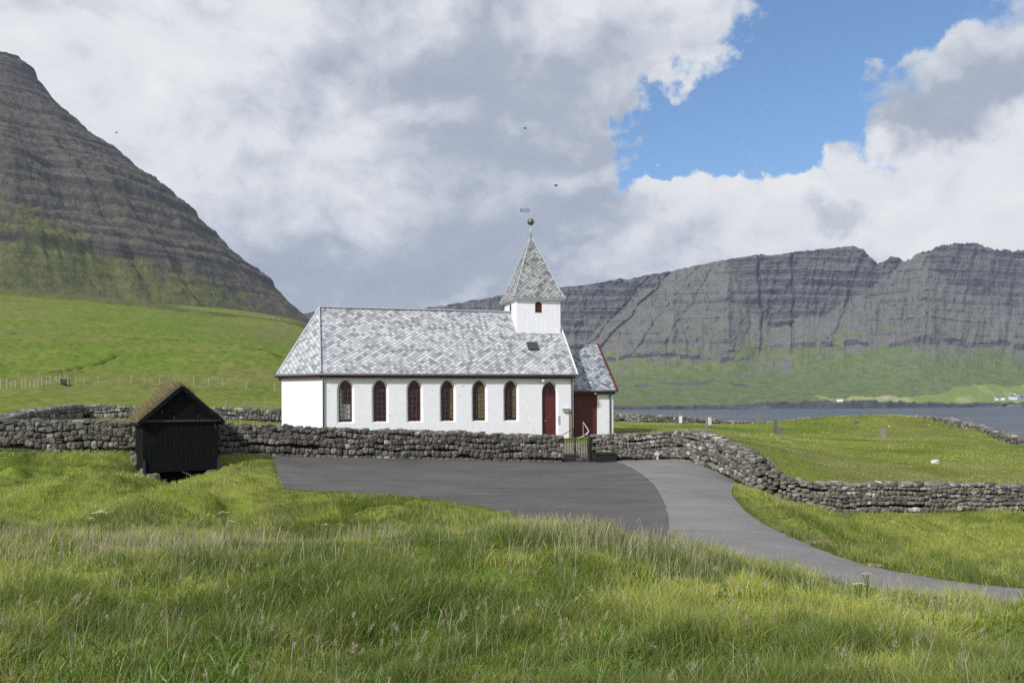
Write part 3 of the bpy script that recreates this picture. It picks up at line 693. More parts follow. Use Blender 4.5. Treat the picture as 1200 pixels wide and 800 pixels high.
# ------------------------------------------------------------------ far mountain range across the fjord
def build_far():
    sil = np.array([(250, 372), (340, 368), (365, 366), (420, 366), (480, 362), (515, 359), (535, 355), (560, 351), (590, 346), (640, 339), (660, 336), (700, 332), (727, 326), (737, 327), (760, 322), (800, 315), (835, 307), (860, 303), (885, 299), (893, 298), (905, 300), (935, 294), (960, 292), (985, 289), (1003, 288.5), (1012, 292), (1022, 303), (1030, 308), (1036, 306), (1045, 303), (1068, 304), (1075, 297), (1090, 293), (1105, 288), (1130, 284), (1142, 283), (1150, 285), (1163, 292), (1200, 294), (1260, 300), (1340, 290), (1450, 310), (1600, 330)])
    px = np.linspace(250, 1600, 1700); q = np.linspace(0, 1, 330)
    jag = fbm(px/9, px*0, 4, .6)*2.0+fbm(px/3, px*0+4, 2)*.8
    ys = np.interp(px, sil[:, 0], sil[:, 1])+jag*np.interp(px, [700, 1000, 1020, 1200], [.4, .6, 1.8, 1.4])
    hzx = HZ-(px-600)*.00524
    Dr = 3500+fbm(px/160, px*0+7, 3)*120
    zr = (hzx-ys)/1000*Dr+CZ
    Ds = np.interp(px, [250, 730, 1200, 1600], [2200, 2330, 2600, 2900])+fbm(px/45, px*0+1, 4)*45
    PX, Q = np.meshgrid(px, q)
    z = Q*zr[None]
    hzp = HZ-(PX-600)*.00524
    def zof(yv, Dd=3400): return (hzp-yv)/1000*Dd+CZ
    w1 = fbm(PX/11, PX*0+6, 4)*7+fbm(PX/60, z/120, 3)*5
    yw = np.interp(PX, [250, 500, 600, 690, 735, 790, 800, 846, 864, 880, 905, 960, 1000, 1040, 1078, 1098, 1116, 1150, 1200, 1300, 1400, 1600], [392, 398, 400, 398, 358, 308, 290, 286, 326, 366, 384, 372, 350, 322, 290, 312, 338, 352, 352, 330, 350, 350])+w1
    yl = np.interp(PX, [250, 680, 700, 740, 790, 850, 872, 885, 960, 1000, 1030, 1080, 1200, 1700], [395, 400, 412, 420, 429, 424, 398, 380, 372, 376, 404, 414, 411, 414])+w1*.8
    W_ = sstep(z-zof(yw), -16, 16); Lm = sstep(z-zof(yl)+fbm(PX/14, z/40, 4)*26, -24, 26)*(1-W_)
    tilt = z+(PX-900)*.050+fbm(PX/90, z/160, 3)*9
    def steps(per, lo, hi, seed):
        ph = tilt/per; f = ph-np.floor(ph); k = _h(np.floor(ph).astype(np.int64), np.full(ph.shape, seed, dtype=np.int64))*.5+.5
        return sstep(f, lo, lo+.07)*(1-sstep(f, hi, hi+.07)), k
    c1, k1 = steps(43.0, .35, .80, 3); c2, k2 = steps(19.0, .40, .78, 9)
    brk = sstep(fbm(PX/16, tilt/60, 4), -.25, .1)
    strat = np.clip(c1*(.35+.8*k1)+c2*(.2+.6*k2)*.8, 0, 1)*(.35+.65*brk)
    def band(yv, dz, x0, x1, st_):
        zc = zof(np.interp(PX, yv[0], yv[1]))+fbm(PX/30, PX*0+yv[1][0], 4)*24
        return st_*np.exp(-((z-zc)/dz)**4)*sstep(PX, x0-25, x0+25)*(1-sstep(PX, x1-25, x1+25))*sstep(fbm(PX/12, z/30+yv[1][0], 3), -.30, .05)
    bands = np.clip(band(([690, 860], [421, 426]), 8, 690, 880, 1.0)+band(([800, 960, 1700], [420, 408, 411]), 11, 930, 1700, 1.2)+band(([800, 960], [424, 404]), 6, 850, 960, .8)+band(([640, 960], [455, 453]), 5, 600, 900, .9), 0, 1)
    cliff = np.clip(strat*(W_*1.0+Lm*.62)+W_*.42+bands, 0, 1)
    sl = 1.55*(1-W_-Lm)+1.05*Lm+.46*W_
    sl = sl*(1+.55*(.4-strat)*np.clip(W_+Lm, 0, 1))*(1-.6*bands)
    # integrate downward from the crest
    dz = np.diff(z, axis=0); mid_ = .5*(sl[1:]+sl[:-1])*dz
    dn = np.concatenate([np.cumsum(mid_[::-1], axis=0)[::-1], np.zeros((1, PX.shape[1]))], 0)
    D = Dr[None]-dn
    z1 = 125.0; i1 = np.argmin(np.abs(z-z1), axis=0); D1 = D[i1, np.arange(PX.shape[1])]
    kern = np.hanning(141); kern /= kern.sum(); D1s = np.convolve(np.pad(D1, 70, mode='edge'), kern, 'valid'); D = D+(D1s-D1)[None]*(1-sstep(z, z1, 330)); D1 = D1s
    tt = np.clip(z/z1, 0, 1); low = Ds[None]+(D1[None]-Ds[None])*(tt**.72)
    D = np.where(z < z1, low, D)
    # gullies and runnels
    g1 = np.abs(fbm(PX/24+z/170*sstep(PX, 900, 820)-z/400, z/900, 4, .5)); g2 = fbm(PX/8, z/40, 4, .6)
    D = D+(.2-g1)*(38*W_+42*Lm+16)*sstep(z, 60, 140)+g2*(16*W_+14*Lm+7)*sstep(z, 40, 90)
    for gx, gd, gw, sh in [(891, 75, 1.6, 0), (930, 60, 1.5, 0), (790, 60, 2.6, .30), (764, 30, 2.0, .28), (822, 26, 1.8, .24), (845, 22, 1.6, .2), (1018, 40, 3, .1), (1060, 30, 3, .22)]:
        D = D+gd*.42*np.exp(-((PX+np.maximum(zr[None]-z, 0)*sh+fbm(z/60+gx, PX*0, 3)*5-gx)/gw)**2)*sstep(z, 150, 260)*(1-.5*sstep(Q, .97, 1))
    shz = np.interp(PX, [700, 860, 900, 1050, 1120, 1250], [9, 12, 21, 20, 13, 13])*(1+.4*fbm(PX/8, PX*0, 3)); shore = z < shz
    D = np.where(shore, np.minimum(D, Ds[None]+z*.6), D)
    cliff = np.where(shore, 1, cliff)
    fan = fbm(PX/12+z/150, z/300, 5, .6); ft = sstep(z, 100, 330)
    green = .98-.72*ft+fan*.60*(.3+ft)+fbm(PX/40, z/70, 4)*.55+fbm(PX/9, z/18, 4, .6)*.5-.45*np.exp(-((PX-930)/60)**2-((z-290)/45)**2)-.35*np.exp(-((PX-1010-(z-300)*.35)/45)**2-((z-360)/80)**2)
    green = green*(1-W_-Lm)+Lm*(.36-.25*sstep(z, 200, 420)+.40*fbm(PX/30, z/50, 4)-.45*strat)+W_*(.20+.5*fbm(PX/30+7, z/40, 4)-.5*strat)*(1-sstep(Q, .6, .8))
    green = green-bands*.9; green = np.where(shore, .15, green)
    fy = hzp-(z-CZ)/np.maximum(D, 100)*1000
    field = sstep(PX+fbm(PX/20, z/10, 2)*25, 905, 1010)*(z > shz+3)*sstep(z-(38+sstep(PX, 1040, 1190)*38+fbm(PX/16, z*0, 3)*14), 6, -6)  # mask of the low far-shore fields that carry the painted sunlight
    print('far D1', D1.min(), D1.max())
    X = (PX-600)/1000*D
    # the plateau behind the crest
    back = []
    for k, (dd, dz) in enumerate([(60, -4), (400, -30), (1500, -500)]):
        back.append(np.stack([(px-600)/1000*(D[-1]+dd), D[-1]+dd, z[-1]+dz], -1))
    V = np.stack([X, D, z-.5], -1)
    V[..., 2] = np.where(Q == 0, -8, V[..., 2]); V = np.concatenate([V, np.array(back)], 0)
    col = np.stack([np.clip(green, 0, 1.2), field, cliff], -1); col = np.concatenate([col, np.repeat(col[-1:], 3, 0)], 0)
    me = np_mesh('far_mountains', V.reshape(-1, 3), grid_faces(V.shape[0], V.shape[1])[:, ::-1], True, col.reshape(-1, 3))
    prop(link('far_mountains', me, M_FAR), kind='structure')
    return px, Ds, Dr, zr
FARG = build_far()

# ------------------------------------------------------------------ dry stone walls
def stone_wall(name, W, thick, size, label, seed, rows=None, light=1.0, capfar=False):
    rr = random.Random(seed)
    tops = [P(px, yt, Y) for (px, Y, yt, yb) in W]; bases = [P(px, yb, Y) for (px, Y, yt, yb) in W]
    pl = [Vector((a.x, a.y)) for a in tops]
    L = [0]
    for a, b in zip(pl, pl[1:]): L.append(L[-1]+(b-a).length)
    zt = [a.z for a in tops]; zb = [b.z-.16 for b in bases]
    xs = [p.x for p in pl]; ys_ = [p.y for p in pl]
    def at(s):
        x = np.interp(s, L, xs); y = np.interp(s, L, ys_)
        e = .5; x2 = np.interp(min(s+e, L[-1]), L, xs)-np.interp(max(s-e, 0), L, xs); y2 = np.interp(min(s+e, L[-1]), L, ys_)-np.interp(max(s-e, 0), L, ys_)
        return x, y, math.atan2(y2, x2)
    n = 3; tmpl = []; idx = {}
    for i in range(n+1):
        for j in range(n+1):
            for k in range(n+1):
                if i in (0, n) or j in (0, n) or k in (0, n):
                    p = Vector((i/n*2-1, j/n*2-1, k/n*2-1)); idx[i, j, k] = len(tmpl); tmpl.append(p.lerp(p.normalized()*1.25, .62))
    tf = []
    for i in range(n):
        for j in range(n):
            for q in (0, n):
                for f in (((i, j, q), (i+1, j, q), (i+1, j+1, q), (i, j+1, q)), ((i, q, j), (i+1, q, j), (i+1, q, j+1), (i, q, j+1)), ((q, i, j), (q, i+1, j), (q, i+1, j+1), (q, i, j+1))):
                    tf.append([idx[t] for t in f])
    tmpl = np.array([tuple(p) for p in tmpl]); tf = np.array(tf)
    # consistent winding
    fixed = []
    for f in tf:
        c = tmpl[f].mean(0); nn = np.cross(tmpl[f[1]]-tmpl[f[0]], tmpl[f[2]]-tmpl[f[0]])
        fixed.append(f if nn@c > 0 else f[::-1])
    tf = np.array(fixed); VV, FF, CC = [], [], []
    nprs = np.random.default_rng(seed)
    pal = [(.115, .108, .095), (.155, .146, .130), (.085, .080, .074), (.20, .19, .17), (.135, .122, .10), (.30, .29, .27)]
    wts = [5, 5, 4, 3, 3, 1.2]
    def stone(s, off, z, w, d, h, tilt=.12, col=None):
        x, y, a = at(s); ca, sa = math.cos(a), math.sin(a)
        v = tmpl*(1+nprs.uniform(-.14, .14, tmpl.shape))*np.array([w/2, d/2, h/2])
        t = rr.uniform(-tilt, tilt); c_, s_ = math.cos(t), math.sin(t)
        v = np.stack([v[:, 0]*c_-v[:, 2]*s_, v[:, 1], v[:, 0]*s_+v[:, 2]*c_], -1)
        t = rr.uniform(-tilt, tilt); c_, s_ = math.cos(t), math.sin(t)
        v = np.stack([v[:, 0]*c_-v[:, 1]*s_, v[:, 0]*s_+v[:, 1]*c_, v[:, 2]], -1)
        g = np.stack([x+v[:, 0]*ca-(v[:, 1]+off)*sa, y+v[:, 0]*sa+(v[:, 1]+off)*ca, z+v[:, 2]], -1)
        FF.append(tf+sum_len[0]); VV.append(g); sum_len[0] += len(g)
        c = col or rr.choices(pal, wts)[0]; k = rr.uniform(.8, 1.25)*light
        CC.append(np.tile(np.array(c)*k, (len(g), 1)))
    sum_len = [0]
    for side in (-1, 1):
        zrow = 0.0; Hm = max(t-b for t, b in zip(zt, zb)); first = True
        frac = 0.0
        nrow = rows or max(3, round(Hm/(size*.86)))
        hs = [rr.uniform(.8, 1.25)*(1.45 if i == 0 else 1.12 if i == 1 else .92) for i in range(nrow)]; tot = sum(hs)
        acc = 0
        for i, h in enumerate(hs):
            f0, f1 = acc/tot, (acc+h)/tot; acc += h
            s = rr.uniform(0, size)
            while s < L[-1]:
                w = size*rr.uniform(.55, 1.30)*(1.5 if i == 0 and rr.random() < .5 else 1.05)
                b0 = np.interp(s, L, zb); t0 = np.interp(s, L, zt)
                z0 = b0+(t0-b0)*f0; z1 = b0+(t0-b0)*f1; hh = (z1-z0)
                wob = fbm(np.array([s*.9]), np.array([i*.45+side*9]), 2)[0]*hh*.9*(i > 0)+rr.uniform(-.1, .1)*hh*(i > 0)-(.06 if i == 0 else 0)
                batter = (1-(f0+f1)/2)*.06
                if rr.random() < .12 and hh > .15 and w > .25:
                    for q in (0, 1): stone(s+w*.5+rr.uniform(-.03, .03), side*(thick/2-.09+batter)+rr.uniform(-.03, .03), z0+hh*(.26+.5*q)+wob, w*rr.uniform(.85, 1.05), .26, hh*.52, .08)
                else:
                    stone(s+w/2, side*(thick/2-.10+batter)+rr.uniform(-.04, .04), (z0+z1)/2+wob, w*.98, .30, hh*rr.uniform(.88, 1.12))
                s += w
    s = 0
    while s < L[-1]:
        w = size*rr.uniform(.6, 1.5); t0 = np.interp(s, L, zt)
        for off in (-thick*.27, thick*.25):
            stone(s+w/2+rr.uniform(-.05, .05), off+rr.uniform(-.04, .04), t0-.03+rr.uniform(-.06, .05), w*1.08, thick*.56, size*rr.uniform(.45, .8), .2)
        s += w
    # rubble core
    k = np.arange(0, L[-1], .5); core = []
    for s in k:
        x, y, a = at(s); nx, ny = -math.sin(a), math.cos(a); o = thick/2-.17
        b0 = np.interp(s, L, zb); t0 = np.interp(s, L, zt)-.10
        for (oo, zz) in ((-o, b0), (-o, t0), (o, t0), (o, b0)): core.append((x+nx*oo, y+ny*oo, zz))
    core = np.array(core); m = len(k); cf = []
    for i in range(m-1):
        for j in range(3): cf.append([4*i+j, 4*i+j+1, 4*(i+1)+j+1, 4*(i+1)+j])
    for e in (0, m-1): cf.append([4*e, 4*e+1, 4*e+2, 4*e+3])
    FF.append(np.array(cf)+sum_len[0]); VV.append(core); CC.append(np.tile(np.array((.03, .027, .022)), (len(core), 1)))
    me = np_mesh(name, np.concatenate(VV), np.concatenate(FF), False, np.concatenate(CC))
    return prop(link(name, me, M_STONE), label, 'stone wall')
stone_wall('stone_wall', W1, .62, .245, 'long dry stone wall of dark basalt running behind the shed and in front of the church up to the gate', 3)
stone_wall('stone_wall', W2, .62, .23, 'dry stone wall right of the gate that bends along the pale road and runs on to the right', 5, light=1.3)
stone_wall('stone_wall', W3, .75, .30, 'low grey stone wall behind the black shed at the foot of the hill field', 8, light=1.25)
stone_wall('stone_wall', W4, .75, .34, 'far low rubble wall closing the graveyard towards the fjord', 9, light=1.25)

# ------------------------------------------------------------------ church
BZ = 1.95                                              # base below the camera
church = empty('church', (CH_A.x, CH_A.y, CZ-BZ), CH_T, label='white church with slate roof and small tower behind the stone wall', cat='church')
def arch(cx, z0, z1, w, rise, n=7):
    """pointed arch outline, counter clockwise from bottom left"""
    zs = z1-rise; pts = [(cx-w/2, z0), (cx+w/2, z0)]
    for i in range(n+1):
        t = i/n; pts.append((cx+w/2*math.cos(t*math.pi/2)**.85 if i < n else cx, zs+rise*(t*.35+.65*math.sin(t*math.pi/2))))
    for i in range(n-1, -1, -1):
        t = i/n; pts.append((cx-w/2*math.cos(t*math.pi/2)**.85, zs+rise*(t*.35+.65*math.sin(t*math.pi/2))))
    return pts
def wall_with_holes(mb, outline, holes, put, depth):
    """outline/holes in 2D, put(x, z, d) -> 3D; holes are (outer, inner) outlines joined by a splayed reveal"""
    loops = [[Vector((x, z, 0)) for x, z in outline]]+[[Vector((x, z, 0)) for x, z in o] for o, i in holes]
    flat = [p for l in loops for p in l]
    for tri in geometry.tessellate_polygon(loops):
        mb.face([put(flat[i].x, flat[i].y, 0) for i in tri])
    for o, i in holes:
        for a in range(len(o)):
            b = (a+1) % len(o)
            mb.face([put(*o[a], 0), put(*o[b], 0), put(*i[b], depth), put(*i[a], depth)])
def s_of(px, v=0):
    u, _ = ray(px, 460); # X = u*Y
    ax, ay = CH_A.x-sn*v, CH_A.y+cs*v
    return (u*ay-ax)/(cs-u*sn)
LN = s_of(672); EZ = 1.62+BZ; RZ = 5.52+BZ; WV = 7.0
WIN = [s_of(p) for p in (405, 445.5, 486, 524.8, 562, 599)]; DOOR = s_of(644.5)
zs0, zs1, ww, rise = -.78+BZ, 1.385+BZ, .66, .56
mb = MB(); front = lambda x, z, d: (x, d, z); back = lambda x, z, d: (x, WV-d, z)
def holes_for(ss, door=True):
    h = [(arch(s, zs0-.06, zs1+.13, ww+.24, rise+.12), arch(s, zs0, zs1, ww, rise)) for s in ss]
    if door: h.append((arch(DOOR, .02, 1.30+BZ+.10, .96, .68), arch(DOOR, .02, 1.30+BZ, .76, .58)))
    return h
wall_with_holes(mb, [(0, -1), (LN, -1), (LN, EZ), (0, EZ)], holes_for(WIN), front, .20)
wall_with_holes(mb, [(0, -1), (LN, -1), (LN, EZ), (0, EZ)], holes_for(WIN+[DOOR], False), back, .20)
apse = [(0, 0), (-2.02, 1.95), (-2.02, 5.05), (0, 7)]
for (a, b) in zip(apse, apse[1:]): mb.face([(*a, -1), (*b, -1), (*b, EZ), (*a, EZ)])
mb.face([(LN, 0, -1), (LN, WV, -1), (LN, WV, EZ), (LN, WV/2, RZ-.12), (LN, 0, EZ)])
mb.face([(0, 0, EZ-.05), (LN, 0, EZ-.05), (LN, WV, EZ-.05), (0, WV, EZ-.05), (-2, 5, EZ-.05), (-2, 2, EZ-.05)])
mb.build('wall', M_WHITE, church)
fl = MB(); fl.box(.05, LN-.05, .25, WV-.25, .0, .3); fl.box(LN*.1, LN*.9, .9, 2.6, .3, .95); fl.box(LN*.1, LN*.9, 4.4, 6.1, .3, .95); fl.build('floor', M_INT, church)
def lattice(parent, cx, z0, z1, w, rise, yy, sgn, is_door=False, zsplit=None):
    """frame ring and glazing bars"""
    o = arch(cx, z0, z1, w, rise); i = arch(cx, z0+.045, z1-.07, w-.085, rise-.05); fr = MB()
    for a in range(len(o)):
        b = (a+1) % len(o)
        q = [(o[a], 0), (o[b], 0), (i[b], 0), (i[a], 0)]
        fr.face([(x, yy-sgn*.03, z) for (x, z), _ in q]); fr.face([(i[a][0], yy-sgn*.03, i[a][1]), (i[b][0], yy-sgn*.03, i[b][1]), (i[b][0], yy+sgn*.03, i[b][1]), (i[a][0], yy+sgn*.03, i[a][1])])
    return fr
def bars(mb, cx, z0, z1, w, rise, yy, sgn, nz, cols=3):
    zs = z1-rise; bw = .021
    for k in range(1, cols):
        x = cx-w/2+w*k/cols; mb.box(x-bw/2, x+bw/2, yy-.022, yy+.022, z0, zs+.02)
    for k in range(1, nz+1):
        z = z0+(zs-z0)*k/nz; mb.box(cx-w/2+.03, cx+w/2-.03, yy-.024, yy+.024, z-bw/2, z+bw/2)
    # interlaced tracery in the arch
    x1, x2 = cx-w/6, cx+w/6
    for (xa, xb, za, zb) in ((x1, cx+w*.17, zs, zs+rise*.62), (x2, cx-w*.17, zs, zs+rise*.62), (x1, cx-w*.30, zs, zs+rise*.36), (x2, cx+w*.30, zs, zs+rise*.36), (cx-w*.36, cx+.01, zs, zs+rise*.80), (cx+w*.36, cx-.01, zs, zs+rise*.80)):
        mb.beam((xa, yy, za), (xb, yy, zb), bw, bw)
for k, s in enumerate(WIN+WIN+[DOOR]):
    isb = k >= len(WIN); yy = WV-.21 if isb else .21; sg = -1 if isb else 1
    fr = lattice(None, s, zs0, zs1, ww, rise, yy, sg); bars(fr, s, zs0, zs1, ww, rise, yy, sg, 6, 3)
    w = fr.build('window', M_REDW, church)
    g = MB(); g.face([(x, yy+sg*.012, z) for x, z in arch(s, zs0+.02, zs1-.02, ww-.03, rise-.02)]); g.build('pane', M_GLASS, w)
    if k == 0:
        c = MB(); n = 14
        for i in range(n):
            x0 = s-ww/2+.02+(ww-.04)*i/n; x1 = s-ww/2+.02+(ww-.04)*(i+1)/n
            c.face([(x0, yy+.10+.02*(i % 2), zs0+.12), (x1, yy+.10+.02*((i+1) % 2), zs0+.12), (x1, yy+.10+.02*((i+1) % 2), zs0+.92), (x0, yy+.10+.02*(i % 2), zs0+.92)])
        c.build('curtain', M_CLOTH, w)
# door: plank leaf below, glazed arch above
dz1 = 1.30+BZ; dzg = .55+BZ
d = MB(); fr = lattice(None, DOOR, .02, dz1, .76, .58, .20, 1)
for i in range(6):
    x0 = DOOR-.34+i*.1135; fr.box(x0+.003, x0+.110, .19, .235, .03, dzg+.02)
fr.box(DOOR-.36, DOOR+.36, .165, .205, dzg+.28, dzg+.36); fr.box(DOOR-.36, DOOR+.36, .17, .21, dzg-.02, dzg+.04)
bars(fr, DOOR, dzg+.02, dz1, .70, .50, .20, 1, 2, 4)
door = fr.build('door', M_RED, church, label='red plank door under a pointed arch with small panes')
g = MB(); g.face([(x, .212, z) for x, z in arch(DOOR, dzg, dz1-.03, .70, .54)]); g.build('pane', mat('dark_glass', None, (.02, .022, .025), .08), door)
g = MB(); g.tube([(DOOR-.27, .17, 1.12), (DOOR-.27, .13, 1.12), (DOOR-.19, .13, 1.11)], .014, 6); g.build('handle', M_GALV, door)
# roof faces with UV in metres in the plane
def roof_face(mb, pts, eave_dir, thick=.07):
    pts = [Vector(p) for p in pts]; n = (pts[1]-pts[0]).cross(pts[2]-pts[0]).normalized()
    if n.z < 0: n = -n
    e = Vector(eave_dir).normalized(); up = n.cross(e)
    if up.z < 0: up = -up
    o = pts[0]; uv = [((p-o).dot(e)+3.33, (p-o).dot(up)+7.77) for p in pts]
    mb.face(pts, uv); lo = [p-n*thick for p in pts]; mb.face(lo[::-1])
    for i in range(len(pts)):
        j = (i+1) % len(pts); mb.face([pts[i], pts[j], lo[j], lo[i]])
OV = .25; sl_ = (RZ-EZ-.10)/(WV/2+OV); ez = EZ+.10
zc = lambda v: ez+sl_*(v+OV)
r = MB(); hx = .02
E0 = (-.10, -OV, ez); E1 = (LN+.10, -OV, ez); E2 = (LN+.10, WV/2, zc(WV/2)); E3 = (hx, WV/2, zc(WV/2))
roof_face(r, [E0, E1, E2, E3], (1, 0, 0)); roof_face(r, [(-.10, WV+OV, ez), (LN+.10, WV+OV, ez), E2, E3], (1, 0, 0))
C0 = (-2.28, 1.85, ez); C1 = (-2.28, 5.15, ez)
roof_face(r, [C0, E0, E3], Vector(E0)-Vector(C0)); roof_face(r, [C1, C0, E3], (0, 1, 0)); roof_face(r, [(-.10, WV+OV, ez), C1, E3], Vector((-.1, WV+OV, ez))-Vector(C1))
roof = r.build('roof', M_SLATE, church)
r = MB(); r.beam(Vector(E0)+Vector((0, 0, .03)), Vector(E3)+Vector((0, 0, .03)), .17, .05, (1, 0, 0)); r.beam(Vector(C0)+Vector((0, 0, .02)), Vector(E3)+Vector((0, 0, .02)), .10, .04)
r.beam(Vector(E3)+Vector((-.05, 0, .03)), Vector(E2)+Vector((0, 0, .03)), .20, .06); r.build('ridge_cap', M_METAL, roof)
r = MB(); r.beam(Vector(E1)+Vector((.05, 0, -.04)), Vector(E2)+Vector((.05, 0, -.04)), .07, .20); r.beam(Vector((LN+.15, WV+OV, ez-.04)), Vector(E2)+Vector((.05, 0, -.04)), .07, .20); r.build('verge_board', M_TRIM, roof)
f = MB(); f.box(.02, LN+.06, -.19, -.03, EZ-.12, EZ+.045); f.box(.02, LN+.06, WV+.03, WV+.19, EZ-.12, EZ+.045)
def offs(a, b, o):
    a = Vector((*a, 0)); b = Vector((*b, 0)); d = (b-a).normalized(); n = Vector((d.y, -d.x, 0)); return a+n*-o, b+n*-o
for a, b in zip(apse, apse[1:]):
    p, q = offs(a, b, -.11 if True else .11)
    m_ = (Vector((*a, 0))+Vector((*b, 0)))/2; c_ = Vector((2, 3.5, 0))
    if (p-c_).length < (Vector((*a, 0))-c_).length: p, q = offs(a, b, .11)
    f.beam((p.x, p.y, EZ-.04), (q.x, q.y, EZ-.04), .16, .165)
f.build('fascia', M_RED, church)
gt = MB(); gp = [(-2.30, 1.84), (-.06, -OV-.05), (LN+.12, -OV-.05)]
gt.tube([(x, y, ez-.045) for x, y in gp], .062, 8); gt.tube([(-2.34, 1.84, ez-.045), (-2.34, 5.15, ez-.045)], .062, 8); gt.build('gutter', M_GUTTER, church, smooth=True)
def pipe(x, y, zt, x1, y1, col=M_PIPE, par=church):
    g = MB(); g.tube([(x, y, zt), (x1, y1, zt-.28), (x1, y1, .05)], .042, 8); g.build('downpipe', col, par, smooth=True)
pipe(.16, -.28, ez-.08, .04, -.07); pipe(LN-.10, -.28, ez-.08, LN-.12, -.07)
# skylight
s0 = s_of(625, 1.3); sk = MB()
M_ = Matrix.Translation((s0, 1.35, zc(1.35)+.03)) @ Matrix.Rotation(math.atan(sl_), 4, 'X')
sk.box(-.31, .31, -.33, .33, -.02, .05, M_); skl = sk.build('skylight', mat('dark_frame', None, (.05, .05, .055), .5), roof)
sk = MB(); sk.box(-.25, .25, -.27, .27, .055, .06, M_); sk.build('pane', mat('sky_glass', None, (.03, .035, .05), .05, 0, .8), skl)
# tower
TW = 2.66; tx0, tx1 = LN-TW, LN-.002; tv0, tv1 = 2.2, 2.2+TW; tz = 6.24+BZ
t_ = MB(); oz = zc(tv0)-.3
def louver_hole(c, z0, z1, w): return (arch(c, z0, z1, w, .20, 4), arch(c, z0+.02, z1-.02, w-.03, .19, 4))
tcx = (tx0+tx1)/2
lz0, lz1 = tz-.52, tz-.12+.0
lz0 = (475-367)/1000*49.7+BZ; lz1 = (475-353.5)/1000*49.7+BZ
wall_with_holes(t_, [(tx0, oz), (tx1, oz), (tx1, tz), (tx0, tz)], [louver_hole(tcx, lz0, lz1, .42)], lambda x, z, d: (x, tv0+d, z), .06)
cv = (tv0+tv1)/2
wall_with_holes(t_, [(tv0, oz), (tv1, oz), (tv1, tz), (tv0, tz)], [louver_hole(cv, lz0, lz1, .42)], lambda x, z, d: (tx0+d, x, z), .06)
t_.face([(tx1, tv0, oz-3), (tx1, tv1, oz-3), (tx1, tv1, tz), (tx1, tv0, tz)]); t_.face([(tx0, tv1, oz), (tx1, tv1, oz), (tx1, tv1, tz), (tx0, tv1, tz)])
def m_board(t, b):
    m_plaster(t, b); p = t.obj(); w = t.node('ShaderNodeTexWave', wave_profile='SAW'); w.inputs['Scale'].default_value = 1.1
    t.put(w.inputs['Vector'], t.comb(t.m('ADD', t.sep(p)[0], t.sep(p)[1]), 0.0, 0.0)); t.l.new(t.bump(w.outputs['Fac'], .5, .012), b.inputs['Normal'])
tower = t_.build('tower', mat('white_boards', m_board), church)
for (fn, ax) in ((lambda x, z, d: (tcx+x, tv0+d, z), 0), (lambda x, z, d: (tx0+d, cv+x, z), 1)):
    l = MB(); o = arch(0, lz0+.02, lz1-.02, .39, .19, 4)
    l.face([fn(x, z, .065) for x, z in o])
    for k in range(7):
        z = lz0+.05+k*.075
        if z < lz1-.12: l.face([fn(-.17, z, .03), fn(.17, z, .03), fn(.17, z+.055, .062), fn(-.17, z+.055, .062)])
    i = arch(0, lz0+.05, lz1-.06, .32, .16, 4)
    for a in range(len(o)):
        b = (a+1) % len(o); l.face([fn(*o[a], .01), fn(*o[b], .01), fn(*i[b], .01), fn(*i[a], .01)])
    l.build('louver', M_RED, tower)
r = MB(); o_ = .24; zb_ = tz-.02; ap = (tcx-.05, cv, 10.12+BZ); fl_ = .34
c4 = [(tx0-o_, tv0-o_, zb_), (tx1+o_, tv0-o_, zb_), (tx1+o_, tv1+o_, zb_), (tx0-o_, tv1+o_, zb_)]
def up_pt(c, k): return Vector(c).lerp(Vector(ap), k)
mid = [Vector((c[0]+(ap[0]-c[0])*.155, c[1]+(ap[1]-c[1])*.155, zb_+.50)) for c in c4]
for i in range(4):
    j = (i+1) % 4; dd = Vector(c4[j])-Vector(c4[i])
    roof_face(r, [c4[i], c4[j], mid[j], mid[i]], dd, .05); roof_face(r, [mid[i], mid[j], ap], dd, .05)
spire = r.build('spire', M_SLATE2, tower)
r = MB(); r.box(tx0-o_+.03, tx1+o_-.03, tv0-o_+.03, tv1+o_-.03, zb_-.06, zb_-.02); r.build('eaves', M_TRIM, tower)
r = MB()
for i in range(4): r.tube([c4[i], mid[i], ap], .03, 6)
r.build('hip_cap', M_METAL, spire)
AX, AY, AZ_ = ap
r = MB(); r.tube([(AX, AY, AZ_-.3), (AX, AY, AZ_+1.66)], [.03, .018], 8); mast = r.build('finial_rod', M_GALV, spire)
r = MB(); r.tube([(AX, AY, AZ_-.16), (AX, AY, AZ_+.03), (AX, AY, AZ_+.22)], [.11, .05, .025], 10); r.build('collar', M_GUTTER, mast)
r = MB(); r.ball((AX, AY, AZ_+.79), .205, 20); r.build('ball', mat('bronze_ball', None, (.16, .145, .14), .4, .6), mast, smooth=True)
r = MB(); Mv = Matrix.Translation((AX, AY, AZ_+1.47)) @ Matrix.Rotation(-CH_T, 4, 'Z')
for zz in (-.085, .068): r.box(-.56, -.02, -.01, .01, zz, zz+.018, Mv)
for k in range(5):
    x = -.53+k*.115; r.box(x, x+.016, -.01, .01, -.08, .08, Mv); r.box(x, x+.06, -.01, .01, -.01+.03*(k % 2), .01+.03*(k % 2), Mv)
r.box(-.62, -.54, -.01, .01, .03, .085, Mv); r.box(-.62, -.54, -.01, .01, -.085, -.03, Mv); r.build('weather_vane', M_BLACKM, mast)
